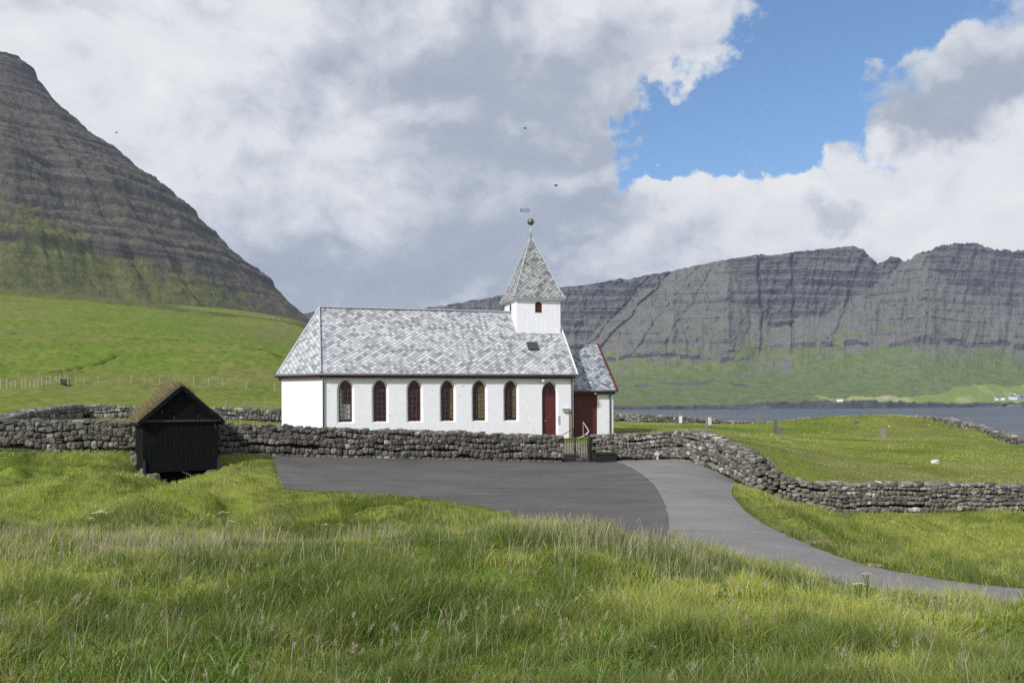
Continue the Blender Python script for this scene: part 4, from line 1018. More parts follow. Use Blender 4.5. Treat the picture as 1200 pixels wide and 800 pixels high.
# wall lamp, letter box, yellow pipe
r = MB(); sL = s_of(635.5); lz = (475.2-446)/1000*47+BZ
r.tube([(sL, .0, lz+.05), (sL, -.14, lz+.08)], .02, 6); r.tube([(sL-.03, -.10, lz+.10), (sL+.03, -.24, lz-.08)], [.06, .13], 12); r.build('wall_lamp', M_GALV, church, smooth=True)
r = MB(); sL = s_of(662.5); lz = (475.2-479)/1000*47+BZ; r.box(sL-.22, sL+.22, -.20, 0, lz-.02, lz+.04); r.box(sL-.17, sL+.17, -.15, 0, lz-.14, lz-.02); r.build('letter_box', M_METAL, church, bevel=.01)
r = MB(); sL = s_of(667); r.box(sL-.035, sL+.035, -.045, 0, .1, 1.62); r.build('wall_duct', mat('ochre', m_paint((.42, .24, .07))), church)
r = MB(); sL = s_of(654.5); r.box(sL-.04, sL+.04, -.05, 0, .95, 1.40)
r.build('notice_plate', M_METAL, church)
# porch (lower annex at the right end)
AV = 1.0; AL = 2.78; pz = .80+BZ; pr_v = 3.8; prz = 3.72+BZ; psl = (prz-pz-.06)/(pr_v-AV+.25)
porch = MB(); d0, d1 = LN+.06, s_of(700, AV)
porch.face([(d1, AV, -1), (LN+AL, AV, -1), (LN+AL, AV, pz), (d1, AV, pz)]); porch.face([(LN, AV, pz-.12), (d1, AV, pz-.12), (d1, AV, pz), (LN, AV, pz)])
bk = 2*pr_v-AV
porch.face([(LN+AL, AV, -1), (LN+AL, bk, -1), (LN+AL, bk, pz), (LN+AL, pr_v, prz-.1), (LN+AL, AV, pz)]); porch.face([(LN, bk, -1), (LN+AL, bk, -1), (LN+AL, bk, pz), (LN, bk, pz)])
porch.face([(d1, AV, -1), (d1, AV+.12, -1), (d1, AV+.12, pz), (d1, AV, pz)])
pw = porch.build('porch', M_WHITE, church)
r = MB(); e0 = (LN+.01, AV-.25, pz+.06); e1 = (LN+AL+.12, AV-.25, pz+.06); e2 = (LN+AL+.12, pr_v, prz); e3 = (LN+.01, pr_v, prz)
roof_face(r, [e0, e1, e2, e3], (1, 0, 0)); roof_face(r, [(LN+.01, bk+.25, pz+.06), (LN+AL+.12, bk+.25, pz+.06), e2, e3], (1, 0, 0)); r.build('porch_roof', M_SLATE_SHADED, pw)
r = MB(); r.beam(Vector(e1)+Vector((.03, -.04, -.03)), Vector(e2)+Vector((.03, 0, -.01)), .09, .19); r.beam((LN+AL+.15, bk+.25, pz+.03), Vector(e2)+Vector((.03, 0, -.01)), .09, .19); r.box(LN+.02, LN+AL+.06, AV-.18, AV-.02, pz-.15, pz+.015); r.build('porch_fascia', M_RED, pw)
r = MB(); r.tube([(LN+.02, AV-.30, pz+.03), (LN+AL+.14, AV-.30, pz+.03)], .06, 8); r.build('porch_gutter', M_GUTTER, pw, smooth=True)
pipe(LN+AL-.20, AV-.28, pz, LN+AL-.22, AV-.06, par=pw)
for (a, b, y) in ((d0-.06, d0+.36, AV+.10), (d0+.37, d1, AV+.07)):
    r = MB(); n = max(3, round((b-a)/.13))
    for k in range(n):
        x0 = a+(b-a)*k/n; r.box(x0+.002, x0+(b-a)/n-.002, y, y+.04, -.3, pz-.13)
    r.build('porch_door', M_RED, pw)
r = MB(); sx = s_of(696, AV); r.ball((sx, AV-.22, pz-.12), .06, 10, (1.6, 1, .8)); r.build('porch_lamp', M_TRIM, pw, smooth=True)

# ------------------------------------------------------------------ turf-roofed black shed
zsb = rel(168, 553.5, 31); SW, SDp = 2.62, 2.45
shed = empty('shed', (SH.x, SH.y, CZ+zsb-.45), SH_T, label='small black tarred shed with a turf roof standing on stones on the bank', cat='shed')
b0 = .45; e_ = b0+(rel(162, 497, 31)-zsb)+.14; apx = b0+(rel(212, 455, 31.6)-zsb)
def planks(mb, x0, x1, y, zfun0, zfun1, M=None, w=.135, th=.03, rr=random.Random(4)):
    n = round((x1-x0)/w)
    for k in range(n):
        a = x0+(x1-x0)*k/n; b = x0+(x1-x0)*(k+1)/n; j = rr.uniform(-.006, .006); g = .004
        pts0 = [(a+g, zfun0(a)), (b-g, zfun0(b)), (b-g, zfun1(b)), (a+g, zfun1(a))]
        f_ = [(x, y+j, z) for x, z in pts0]; bk_ = [(x, y+j+th, z) for x, z in pts0]
        if M: f_ = [M @ Vector(p) for p in f_]; bk_ = [M @ Vector(p) for p in bk_]
        mb.face(f_); mb.face(bk_[::-1])
        for i in range(4): q = (i+1) % 4; mb.face([f_[i], f_[q], bk_[q], bk_[i]])
gz = lambda x: e_+(apx-e_)*(1-abs(x-SW/2)/(SW/2))
r = MB(); planks(r, 0, SW, 0, lambda x: b0, lambda x: e_-.04); r.build('front_wall', M_TAR, shed)
r = MB(); planks(r, 0, SW, -.035, lambda x: e_-.03, gz); r.build('gable', M_TAR, shed)
r = MB(); planks(r, 0, SW, SDp-.03, lambda x: b0, gz)
r.build('back_wall', M_TAR, shed)
for x in (0, SW):
    Mx = Matrix.Translation((x, 0, 0)) @ Matrix.Rotation(R(90), 4, 'Z'); r = MB(); planks(r, .03, SDp-.03, -.015, lambda q: b0, lambda q: e_+.02, Mx); r.build('side_wall', M_TAR, shed)
r = MB(); r.box(-.03, SW+.03, -.075, -.04, e_-.07, e_+.015); r.build('cross_board', mat('worn_trim', m_paint((.03, .032, .036), (.45, .46, .48), .9)), shed)
r = MB(); r.box(.05, SW-.05, .05, SDp-.05, b0-.02, b0+.08); r.build('floor', M_TAR, shed)
post = mat('blue_black_post', m_paint((.02, .028, .055), (.1, .1, .1), .3))
for (x, y, z) in ((.02, -.04, -.05), (SW-.02, -.04, .10), (.05, SDp-.1, 0), (SW-.05, SDp-.1, 0)):
    r = MB(); r.box(x-.035, x+.035, y-.03, y+.03, z, b0+.45 if y < 0 else b0); r.build('post', post, shed)
r = MB(); r.beam((1.35, .25, b0-.03), (2.15, .1, .02), .09, .07); r.build('brace', M_WOODG, shed)
# roof boards, then turf
ro = .17; rs = (apx-e_)/(SW/2); zr_ = lambda x: gz(x)+.05 if True else 0
def rz_(x): return apx+.06-rs*abs(x-SW/2)
r = MB()
for sgn in (-1, 1):
    xe = SW/2+sgn*(SW/2+ro); p0 = [(SW/2, -.16, rz_(SW/2)), (xe, -.16, rz_(xe)), (xe, SDp+.14, rz_(xe)), (SW/2, SDp+.14, rz_(SW/2))]
    lo = [(x, y, z-.10) for x, y, z in p0]; r.face(p0); r.face(lo)
    for i in range(4): q = (i+1) % 4; r.face([p0[i], p0[q], lo[q], lo[i]])
for sgn in (-1, 1):
    xe = SW/2+sgn*(SW/2+ro+.02); r.beam((SW/2, -.19, rz_(SW/2)-.02), (xe, -.19, rz_(xe)-.02), .05, .14)
r.build('roof', M_TAR, shed)
nx_, ny_ = 60, 40; xs_ = np.linspace(-ro-.03, SW+ro+.03, nx_); ys2 = np.linspace(-.13, SDp+.13, ny_); XX, Y2 = np.meshgrid(xs_, ys2)
edge = np.minimum(np.minimum((XX+ro+.03)/.15, (SW+ro+.03-XX)/.15), np.minimum((Y2+.13)/.15, (SDp+.13-Y2)/.15))
turf_h = .015+(.11+.05*fbm(XX*3, Y2*3, 3)+.05*(XX < SW/2))*sstep(edge, 0, 1)
ZZ = apx+.06-rs*np.abs(XX-SW/2)+turf_h
tm = np_mesh('turf', np.stack([XX, Y2, ZZ], -1).reshape(-1, 3), grid_faces(ny_, nx_), True); turf = link('turf', tm, M_SOIL, shed)

# ------------------------------------------------------------------ grass blades
def blades(x, y, z, h, w, col, lean, seg, seed, tipcol=None, sway=.35):
    g = np.random.default_rng(seed); n = len(x)
    a = g.uniform(0, 2*np.pi, n); rx, ry = np.cos(a), np.sin(a)
    lx = lean[:, 0]+g.normal(0, sway, n); ly = lean[:, 1]+g.normal(0, sway, n)
    rows = []
    for k in range(seg):
        t = k/seg; ww_ = w*(1-t*.55)*.5
        cx = x+lx*h*t*t; cy = y+ly*h*t*t; cz = z+h*(t-.18*t*t*np.minimum(1.5, lx*lx+ly*ly))
        rows.append(np.stack([cx-rx*ww_, cy-ry*ww_, cz], -1)); rows.append(np.stack([cx+rx*ww_, cy+ry*ww_, cz], -1))
    rows.append(np.stack([x+lx*h, y+ly*h, z+h*(1-.18*np.minimum(1.5, lx*lx+ly*ly))], -1))
    V = np.stack(rows, 1); m = V.shape[1]; base = np.arange(n)[:, None]*m
    tris = []
    for k in range(seg-1): tris += [[2*k, 2*k+1, 2*k+3], [2*k, 2*k+3, 2*k+2]]
    tris.append([2*seg-2, 2*seg-1, 2*seg])
    T = (base[:, None, :]+np.array(tris)[None]).reshape(-1, 3)
    C = np.repeat(col[:, None], m, 1)
    if tipcol is not None:
        k = np.linspace(0, 1, m)[None, :, None]**2; C = C*(1-k)+tipcol[:, None]*k
    return V.reshape(-1, 3), T, C.reshape(-1, 3)
def scatter(n, pxlo, pxhi, ylo, yhi, seed):
    g = np.random.default_rng(seed); Y = np.exp(g.uniform(np.log(ylo), np.log(yhi), n)); px = g.uniform(pxlo, pxhi, n)
    return (px-600)/1000*Y, Y, px
def grass_cols(x, y, seed, dryness):
    g = np.random.default_rng(seed); n = len(x)
    patch = fbm(x*.35+40, y*.35, 3); p2 = fbm(x*1.3, y*1.3+7, 3)
    t = np.clip(.5+patch*1.2+p2*.8+g.normal(0, .15, n), 0, 1)[:, None]
    t = sstep(t, .12, .88); c = np.array((.130, .185, .028))*(1-t)+np.array((.42, .45, .105))*t
    d = np.clip(dryness+g.normal(0, .12, n), 0, 1)[:, None]
    c = c*(1-d)+np.array((.36, .32, .17))*d
    return c*g.uniform(.75, 1.25, (n, 1))
def keep_mask(x, y, margin=.06):
    dr = np.maximum(sdist(x, y, ROADP), sdist(x, y, APRP)-.12)
    k = dr < -margin+.16+.26*fbm(x*2.2, y*2.2, 3)
    k &= seg_dist(x, y, YARD, True) > .34
    k &= sdist(x, y, CHURCH) < -.05
    k &= ~inside(x, y, SHED)
    return k
def add_grass(name, parts):
    V, T, C, off = [], [], [], 0
    for v, t, c in parts: V.append(v); T.append(t+off); C.append(c); off += len(v)
    me = np_mesh(name, np.concatenate(V), np.concatenate(T), True, np.concatenate(C))
    return prop(link(name, me, M_BLADES), kind='stuff')
# foreground meadow
parts = []
x, y, px = scatter(400000, -170, 1370, 2.9, 19, 21); k = keep_mask(x, y) & ~inside(x, y, YARD); x, y, px = x[k], y[k], px[k]
z = height(x, y); g = np.random.default_rng(5)
tall = np.clip(.48+fbm(x*1.5, y*1.2, 3)*1.5+fbm(x*.4, y*.4+9, 2)*.5, 0, 1)
h = (.06+.22*tall)*g.uniform(.45, 1.3, len(x))*(.55+.45*sstep(y, 3.2, 6.5))
dry = np.clip(sstep(fbm(x*.5+11, y*.5, 3), .12, .5)*.55+.12, 0, 1)*.8
lean = np.stack([fbm(x*2.2, y*2.2+3, 2)*.45+.04, fbm(x*2.2+9, y*2.2, 2)*.45], -1)
c = grass_cols(x, y, 3, dry*.5)
parts.append(blades(x, y, z, h, 0.0052*(y/5)**.65*g.uniform(.6, 1.3, len(x)), c, lean, 3, 31, c*1.2, sway=.48))
# broader leaves of sorrel and clover low in the sward
x, y, px = scatter(16000, -170, 1370, 2.9, 15, 27); g = np.random.default_rng(16); k = keep_mask(x, y) & (fbm(x*.9+5, y*.9, 3)+g.normal(0, .12, len(x)) > .08); x, y = x[k], y[k]; z = height(x, y)
c = np.array((.11, .19, .035))*g.uniform(.6, 1.6, (len(x), 1))
parts.append(blades(x, y, z+.03, g.uniform(.06, .17, len(x)), g.uniform(.008, .017, len(x))*(y/5)**.3, c, np.zeros((len(x), 2)), 3, 37, c*1.1, sway=.75))
# thin dry stems among them
x, y, px = scatter(60000, -170, 1370, 3.2, 19, 22); crest = np.exp(-((y-12.4)/1.7)**2)*(.15+.85*np.clip(sstep(px, 360, 250)+sstep(px, 540, 640)*sstep(px, 900, 780)+.3*sstep(fbm(x*.5, y*.3, 2), -.1, .3), 0, 1)); g = np.random.default_rng(6)
k = keep_mask(x, y) & (g.uniform(0, 1, len(x)) < .035+.95*crest); x, y = x[k], y[k]; z = height(x, y)
h = g.uniform(.22, .44, len(x)); c = np.array((.50, .44, .33))*g.uniform(.6, 1.25, (len(x), 1))
lean = np.stack([np.full(len(x), .12), np.zeros(len(x))], -1)
parts.append(blades(x, y, z, h, .0034*(y/5)**.6, c, lean, 3, 32, sway=.2))
add_grass('meadow_grass', parts)
# banks and verges further off
parts = []
x, y, px = scatter(190000, -150, 1400, 17, 37, 23); k = keep_mask(x, y) & ~inside(x, y, YARD); x, y, px = x[k], y[k], px[k]; z = height(x, y); g = np.random.default_rng(8)
tall = np.clip(.5+fbm(x*.5, y*.5, 3)*1.2, 0, 1); h = (.07+.15*tall)*g.uniform(.6, 1.3, len(x))*np.where(px > 850, 1.15, 1)
dr = np.maximum(sdist(x, y, ROADP), sdist(x, y, APRP)); h = h*np.clip(.35+.65*sstep(-dr, 0, 1.2), 0, 1)*(.3+.7*sstep(seg_dist(x, y, SHED, True), .3, 1.6))
c = grass_cols(x, y, 4, .05+sstep(fbm(x*.3, y*.3+5, 3), .1, .5)*.35)
lean = np.stack([fbm(x*.5, y*.5+3, 2)*.9, fbm(x*.5+9, y*.5, 2)*.7], -1)
parts.append(blades(x, y, z, h, .012*(y/20)**.8, c, lean, 2, 33))
add_grass('bank_grass', parts)
# churchyard lawn
parts = []
x, y, px = scatter(170000, -120, 1300, 33, 92, 24); k = keep_mask(x, y) & inside(x, y, YARD); x, y, px = x[k], y[k], px[k]; z = height(x, y); g = np.random.default_rng(9)
mound = sstep(y, 74, 84)*(px > 925)+np.exp(-(seg_dist(x, y, YARD, True)/.8)**2)
h = (.05+.05*np.clip(.5+fbm(x*.5, y*.5, 3), 0, 1)+.12*np.clip(mound, 0, 1))*g.uniform(.6, 1.3, len(x))
c = grass_cols(x*.5, y*.5, 5, .08+.55*sstep(fbm(x*.3, y*.12+3, 4), -.1, .35)*(1-np.clip(mound, 0, 1)))
lean = np.stack([fbm(x, y+3, 2)*.6, fbm(x+9, y, 2)*.6], -1)
parts.append(blades(x, y, z, h, .020*(y/35)**.9, c, lean, 2, 34))
add_grass('churchyard_grass', parts)
# plumed seed stalks
g = np.random.default_rng(13)
x, y, px = scatter(1000, -150, 1350, 3.4, 14.5, 26); w_ = .25+.75*sstep(fbm(x*.6+3, y*.6, 2), -.1, .3)+.8*np.exp(-((y-12)/2)**2)
k = keep_mask(x, y) & (g.uniform(0, 1, len(x)) < w_*.55); x, y = x[k], y[k]; z = height(x, y)
n = len(x); h = g.uniform(.24, .45, n); lx = g.normal(.15, .16, n); ly = g.normal(0, .12, n)
lean = np.stack([lx, ly], -1); sc_ = np.ones((n, 1))
parts = [blades(x, y, z, h, .0036*(y/5)**.5, np.array((.22, .22, .10))*sc_, lean, 3, 35, sway=.001)]
hx_, hy_, hz_ = [], [], []
tips = np.stack([x+lx*h, y+ly*h, z+h*(1-.18*(lx*lx+ly*ly))], -1)
for j in range(26):
    t = 1-.15*g.uniform(0, 1, n); cx = x+lx*h*t*t+g.normal(0, .006, n)*(1.3-t)*3; cy = y+ly*h*t*t+g.normal(0, .006, n); cz_ = z+h*(t-.18*t*t*(lx*lx+ly*ly))-.012
    cc = np.array((.50, .44, .33))*g.uniform(.65, 1.25, (n, 1))
    parts.append(blades(cx, cy, cz_, g.uniform(.013, .026, n), .0045*(y/5)**.4, cc, np.stack([lx+g.normal(0, .25, n), ly], -1), 1, 60+j, sway=.2))
add_grass('seed_heads', parts)
# turf roof growth (a part of the turf)
g = np.random.default_rng(14); n = 14000
x = g.uniform(-ro-.02, SW+ro+.02, n); y = g.uniform(-.12, SDp+.12, n)
left = x < SW/2; edge = np.minimum((x+ro+.03), (SW+ro+.03-x))
z = apx+.06-rs*np.abs(x-SW/2)+.04
h = np.where(left, g.uniform(.14, .60, n), g.uniform(.06, .24, n))*np.where(np.abs(x-SW/2) < .4, 1.0, .9)*(.7+.4*fbm(x*2, y*2, 2))
h = h*np.where((~left) & (np.abs(x-SW/2) < .5), 1.8, 1)*np.where(y < .05, .45, 1)
lean = np.stack([np.where(left, -.30, .30), np.zeros(n)-.05], -1)
c = np.where(left[:, None], np.array((.55, .45, .27)), np.array((.27, .29, .10)))*g.uniform(.55, 1.25, (n, 1))
c = np.where((g.uniform(0, 1, n) < .22)[:, None], np.array((.12, .16, .035)), c)
v, t3, cc = blades(x, y, z, h, .011*np.ones(n), c, lean, 3, 71, sway=.3)
me = np_mesh('roof_grass', v, t3, True, cc); o = link('roof_grass', me, M_BLADES, turf); o['kind'] = 'stuff'

# ------------------------------------------------------------------ smaller things
def gz0(x, y): return float(height(np.array([x]), np.array([y]))[0])
def on_ground(px, Y):
    x, y = plan(px, Y); return Vector((x, y, gz0(x, y)))
def tinted(o, c):
    me = o.data; a = me.color_attributes.new('tint', 'FLOAT_COLOR', 'POINT'); a.data.foreach_set('color', np.tile((*c, 1), len(me.vertices)).astype(np.float32)); return o
# stones under the shed
for k, (s, v, sx, sy, sz) in enumerate([(.30, .05, .44, .4, .34), (.10, .28, .4, .34, .40), (2.40, .05, .42, .36, .36), (2.62, .25, .34, .4, .34), (2.2, .3, .32, .3, .2), (2.85, .05, .26, .22, .2), (1.05, .25, .24, .2, .2), (1.45, .35, .2, .2, .14), (1.95, .08, .2, .18, .14), (.05, 2.2, .45, .4, .5), (2.55, 2.2, .45, .4, .5)]):
    x, y = shp(s, v); r = MB(); zz = gz0(x, y)
    lump(r, (0, 0, sz*.33), sx, sy, sz, random.uniform(0, 3), 40+k)
    o = tinted(r.build('stone', M_STONE, None), random.choice([(.20, .185, .155), (.15, .135, .11), (.12, .11, .09)])); o.location = (x, y, zz)
    big = sz > .3
    prop(o, ['pale round stone under the left front post of the shed', 'grey stone behind the left front post of the shed', 'pale stone under the right front corner of the shed', 'stone behind the right front corner of the shed', 'low stone by the lower end of the brace under the shed', 'small stone in the grass right of the shed', 'small stone in the dark gap under the middle of the shed', 'small flat stone deep in the gap under the shed', 'small stone at the edge of the gap under the shed, near its right corner', 'big stone under the back left corner of the shed', 'big stone under the back right corner of the shed'][k], 'stone', 'stones carrying the shed')
# gate
gp0 = P(656.5, 540, 39.95); gp1 = P(691, 540, 39.95); gzb = gz0(gp0.x, gp0.y-.3)
gate = empty('gate', ((gp0.x+gp1.x)/2, gp0.y, gzb), 0, label='black iron double gate between the stone walls in front of the church steps', cat='gate')
GW = (gp1.x-gp0.x)/2
for sx in (-GW, GW):
    r = MB(); r.box(sx-.045, sx+.045, -.045, .045, -.1, 1.25); r.ball((sx, 0, 1.27), .05, 8); r.build('gate_post', M_BLACKM, gate)
for (xa, xb) in ((-GW+.07, -.02), (.02, GW-.07)):
    r = MB()
    for x in (xa+.012, xb-.012): r.box(x-.024, x+.024, -.02, .02, .06, 1.16)
    for z in (.08, 1.14): r.box(xa, xb, -.018, .018, z-.02, z+.02)
    r.box(xa, xb, -.01, .01, .42, .44)
    n = 5
    for k in range(1, n): x = xa+(xb-xa)*k/n; r.box(x-.011, x+.011, -.011, .011, .08, 1.14)
    for k in range(0, 2*n): x = xa+(xb-xa)*(k+.5)/(2*n); r.box(x-.006, x+.006, -.006, .006, .08, .42)
    leaf = r.build('gate_leaf', M_BLACKM, gate)
r = MB(); r.box(-.04, .04, -.03, .03, .55, .70); r.build('latch', M_BLACKM, gate)
# steps up to the church
st = empty('steps', (gate.location.x, 40.3, gzb), 0, label='pale stone steps climbing from the gate to the church', cat='steps')
for k in range(5):
    r = MB(); r.box(-GW+.02, GW-.02+.1, .25+k*.42, .25+k*.42+1.2, -.3, .02+.155*(k+1)); r.build('step', mat('pale_concrete', m_paint((.24, .225, .19), (.10, .09, .06), .8)), st, bevel=.012)
r = MB(); r.box(-GW-.1, GW+.1, -.30, .245, -.2, .03); r.build('landing', MATS['pale_concrete'], st)
# rough rocks beside the steps, retaining the lawn
for sgn, nm in ((-1, 'left'), (1, 'right')):
    r = MB()
    for k in range(10):
        lump(r, (sgn*(GW+.40), .60+(k//2)*.42, .12+(k % 2)*.42+.08*(k//2)), .42, .45, .42, random.uniform(-.3, .3), 300+k+50*(sgn > 0))
    o = tinted(r.build('retaining_stones', M_STONE, st), (.19, .16, .11))
hr = MB()
gx, gy = gate.location.x, 0
def H(px, py, Y): q = P(px, py, Y); return q
hr.tube([H(683.6, 514, 41.6), H(683.6, 494.5, 41.6), H(690, 505, 41.2), H(687.5, 510, 41.0)], .022, 8); hr.tube([H(690, 505, 41.2), H(684, 510.5, 41.0), H(673.5, 515, 40.8)], .022, 8)
o = hr.build('handrail', M_GALV, None, smooth=True); prop(o, 'bent white tube handrail on the right of the church steps', 'handrail')
hr = MB(); hr.tube([H(659.5, 525, 40.5), H(659.5, 509, 40.5), H(672, 502.5, 41.9), H(672, 512, 41.9)], .018, 8); o = hr.build('handrail', M_BLACKM, None, smooth=True); prop(o, 'dark sloping handrail on the left of the church steps', 'handrail')
# planter
pp = plan(709.5, 39.45); pl_ = empty('planter', (*pp, gz0(*pp)+.05), .02, label='black planter box of low green plants against the wall right of the gate', cat='planter')
r = MB()
w0, w1, dd = .44, .50, .2
lo = [(-w0, -dd, 0), (w0, -dd, 0), (w0, dd, 0), (-w0, dd, 0)]; hi = [(-w1, -dd-.03, .40), (w1, -dd-.03, .40), (w1, dd+.03, .40), (-w1, dd+.03, .40)]
r.face(lo[::-1])
for i in range(4): q = (i+1) % 4; r.face([lo[i], lo[q], hi[q], hi[i]])
r.face([(a*.92, b*.85, .36) for a, b, c in hi]); r.box(-w1-.02, w1+.02, -dd-.055, -dd-.03, .35, .42); r.build('box', M_BLACKM, pl_)
g = np.random.default_rng(15); n = 1800; x = g.uniform(-.46, .46, n); y = g.uniform(-.17, .17, n); hh = g.uniform(.05, .16, n)
v, t3, cc = blades(x, y, np.full(n, .36), hh, .022*np.ones(n), np.array((.09, .15, .03))*g.uniform(.5, 1.5, (n, 1)), np.zeros((n, 2)), 2, 72, sway=.6)
me = np_mesh('plants', v, t3, True, cc); link('plants', me, M_BLADES, pl_)
# small grey post in front of the wall
pp = plan(770, 39.5); o = empty('marker_post', (*pp, gz0(*pp)), 0, label='small grey metal post with a box top in front of the wall', cat='post')
r = MB(); r.box(-.04, .04, -.03, .03, 0, .42); r.build('post', M_GALV, o); r = MB(); r.box(-.13, .07, -.06, .04, .28, .40); r.ball((0, 0, .43), .05, 8); r.build('cap', M_GALV, o)
# gravestones
def slab(name, label, px, Y, w, d, h, col, tilt=0, top='round', plaque=None, rz=0, cat='gravestone'):
    q = on_ground(px, Y); e = empty(name, q, rz, label=label, cat=cat, group='gravestones')
    e.rotation_euler = (0, tilt, rz)
    r = MB(); n = 8; pts = [(-w/2, -.15), (w/2, -.15)]
    if top == 'round':
        for i in range(n+1): a = math.pi*i/n; pts.append((w/2*.92*math.cos(a), h-w*.3+w*.3*math.sin(a)))
    elif top == 'taper': pts += [(w*.33, h), (-w*.30, h*.97)]
    else: pts += [(w/2, h), (-w/2, h)]
    rr = random.Random(int(px)); pts = [(a+rr.uniform(-.012, .012), b+rr.uniform(-.012, .012)) for a, b in pts]
    f_ = [(a, -d/2, b) for a, b in pts]; k_ = [(a, d/2, b) for a, b in pts]; r.face(f_); r.face(k_[::-1])
    for i in range(len(pts)): j = (i+1) % len(pts); r.face([f_[i], f_[j], k_[j], k_[i]])
    tinted(r.build('stone', M_STONE, e, bevel=.015), col)
    if plaque:
        r = MB(); x0, x1, z0, z1 = plaque; r.box(x0, x1, -d/2-.03, -d/2-.002, z0, z1); r.build('plaque', M_TRIM, e)
    return e
e = slab('gravestone', 'square stone pillar with a long white plaque, farther left of the two plaque stones', 797, 85, .42, .4, .95, (.22, .20, .16), 0, 'flat', (-.14, .14, .12, .78))
r = MB(); r.ball((0, 0, 1.02), .22, 12, (1, .9, .7)); tinted(r.build('finial', M_STONE, e), (.20, .18, .14))
e = slab('gravestone', 'square stone pillar with white plaque, nearer and right of the other plaque stone', 830.5, 72, .42, .4, .98, (.20, .185, .15), 0, 'flat', (-.20, .12, .22, .90), .35)
slab('gravestone', 'tall bare standing stone leaning left in front of the fjord', 888.5, 86, .45, .3, 1.15, (.20, .175, .14), -.10, 'taper')
slab('gravestone', 'thin upright stone beside the rounded block in mid graveyard', 908.5, 71, .24, .2, 1.08, (.13, .12, .10), .02, 'taper')
slab('gravestone', 'low rounded stone block leaning on the thin upright stone', 913.5, 70, .50, .3, .58, (.15, .14, .12), .1, 'round')
slab('gravestone', 'lone grey gravestone with a chamfered top in front of the grass mound', 1034, 68, .50, .26, .78, (.24, .22, .19), 0, 'round')
for px, Y, s, c, l in ((1095, 43.5, .27, (.75, .73, .70), 'small white stone marker lying in the lawn on the right'), (904, 66, .13, (.55, .54, .5), 'tiny pale stone left of the thin upright gravestone'), (1003, 82, .45, (.16, .14, .11), 'half sunk brown stone in the slope of the grass mound'), (1042, 80, .16, (.5, .48, .44), 'tiny pale stone on the mound above the lone gravestone')):
    q = on_ground(px, Y); r = MB(); lump(r, (0, 0, s*.28), s*1.35, s*.8, s*.75, .3, int(px)); o = tinted(r.build('stone', M_STONE, None, smooth=False), c); o.location = q; prop(o, l, 'stone')
q = on_ground(1147, 84); r = MB(); r.box(-.09, .09, -.03, .03, -.2, 1.7); r.box(-.16, .16, -.05, -.03, 1.15, 1.45); o = r.build('marker_post', M_WOODG); o.location = (q.x, q.y+8, q.z-.3); prop(o, 'pale wooden marker post standing by the water beyond the far rubble wall', 'post')
# stones by the road
for k, (px, py, sx, sy, sz, lab) in enumerate([(954, 636, .62, .30, .16, 'flat brown stone lying at the road edge nearest the church'), (967, 632, .50, .34, .26, 'rough brown stone in the bank above the road edge'), (977, 641, .34, .3, .26, 'dark brown stone just right of the rough one in the bank'), (1027, 662, .60, .28, .15, 'flat brown stone at the road edge farthest right'), (940, 627, .2, .16, .08, 'small chip of brown stone at the road edge'), (1012, 655, .28, .2, .12, 'small brown stone in the verge left of the flat one')]):
    h_ = hit(px, py+2, 30, 12); r = MB(); sx, sy, sz = sx*.5, sy*.5, sz*.55; lump(r, (0, 0, sz*.3), sx, sy, sz, random.uniform(-.3, .3), 90+k); o = tinted(r.build('stone', M_STONE), (.27, .20, .13)); o.location = (h_[0], h_[1], gz0(*h_)+.02); prop(o, lab, 'stone', 'brown stones along the road')
# umbel flowers
def umbel(px, Y, h, lab, n=9, s=.09):
    s *= .6 if px < 900 else .42; h *= .92 if px < 900 else .8
    q = on_ground(px, Y); e = empty('umbel_flower', q, 0, label=lab, cat='flower', group='white umbel flowers'); rr = random.Random(int(px*7)); r = MB(); f_ = MB()
    for k in range(n):
        a = rr.uniform(0, 6.3); d_ = s*math.sqrt(rr.random())*2.0; cx, cy = d_*math.cos(a), d_*math.sin(a)*.8; z = h-d_*.35
        r.tube([(cx*.15, cy*.15, h*.62), (cx, cy, z)], .004, 4)
        for j in range(16):
            bx, by = cx+rr.gauss(0, s*.32), cy+rr.gauss(0, s*.32); f_.ball((bx, by, z+.01-abs(bx-cx)*.2), s*.09, 6, (1, 1, .5))
    r.tube([(0, 0, 0), (0, 0, h*.62)], .008, 5); r.build('stem', mat('stem_green', None, (.10, .14, .04), .8), e); f_.build('flower_head', mat('cream_petals', None, (.62, .62, .42), .9), e)
for a in [(118, 12.6, .60, 'broad cream umbel on the meadow crest below the shed', 12, .11), (103, 12.9, .46, 'smaller cream umbel left of the broad one below the shed', 6, .08), (262, 12.6, .62, 'cream umbel on the crest left of the middle', 7, .08), (270, 12.9, .50, 'low cream umbel just right of the crest one', 5, .07), (382, 13.2, .44, 'pale umbel on the crest below the middle of the church', 6, .06), (1015, 9.6, .72, 'yellowish umbel standing against the pale road on the right', 7, .07), (1006, 9.4, .56, 'low wide yellowish umbel in front of the road on the right', 9, .08)]: umbel(*a)
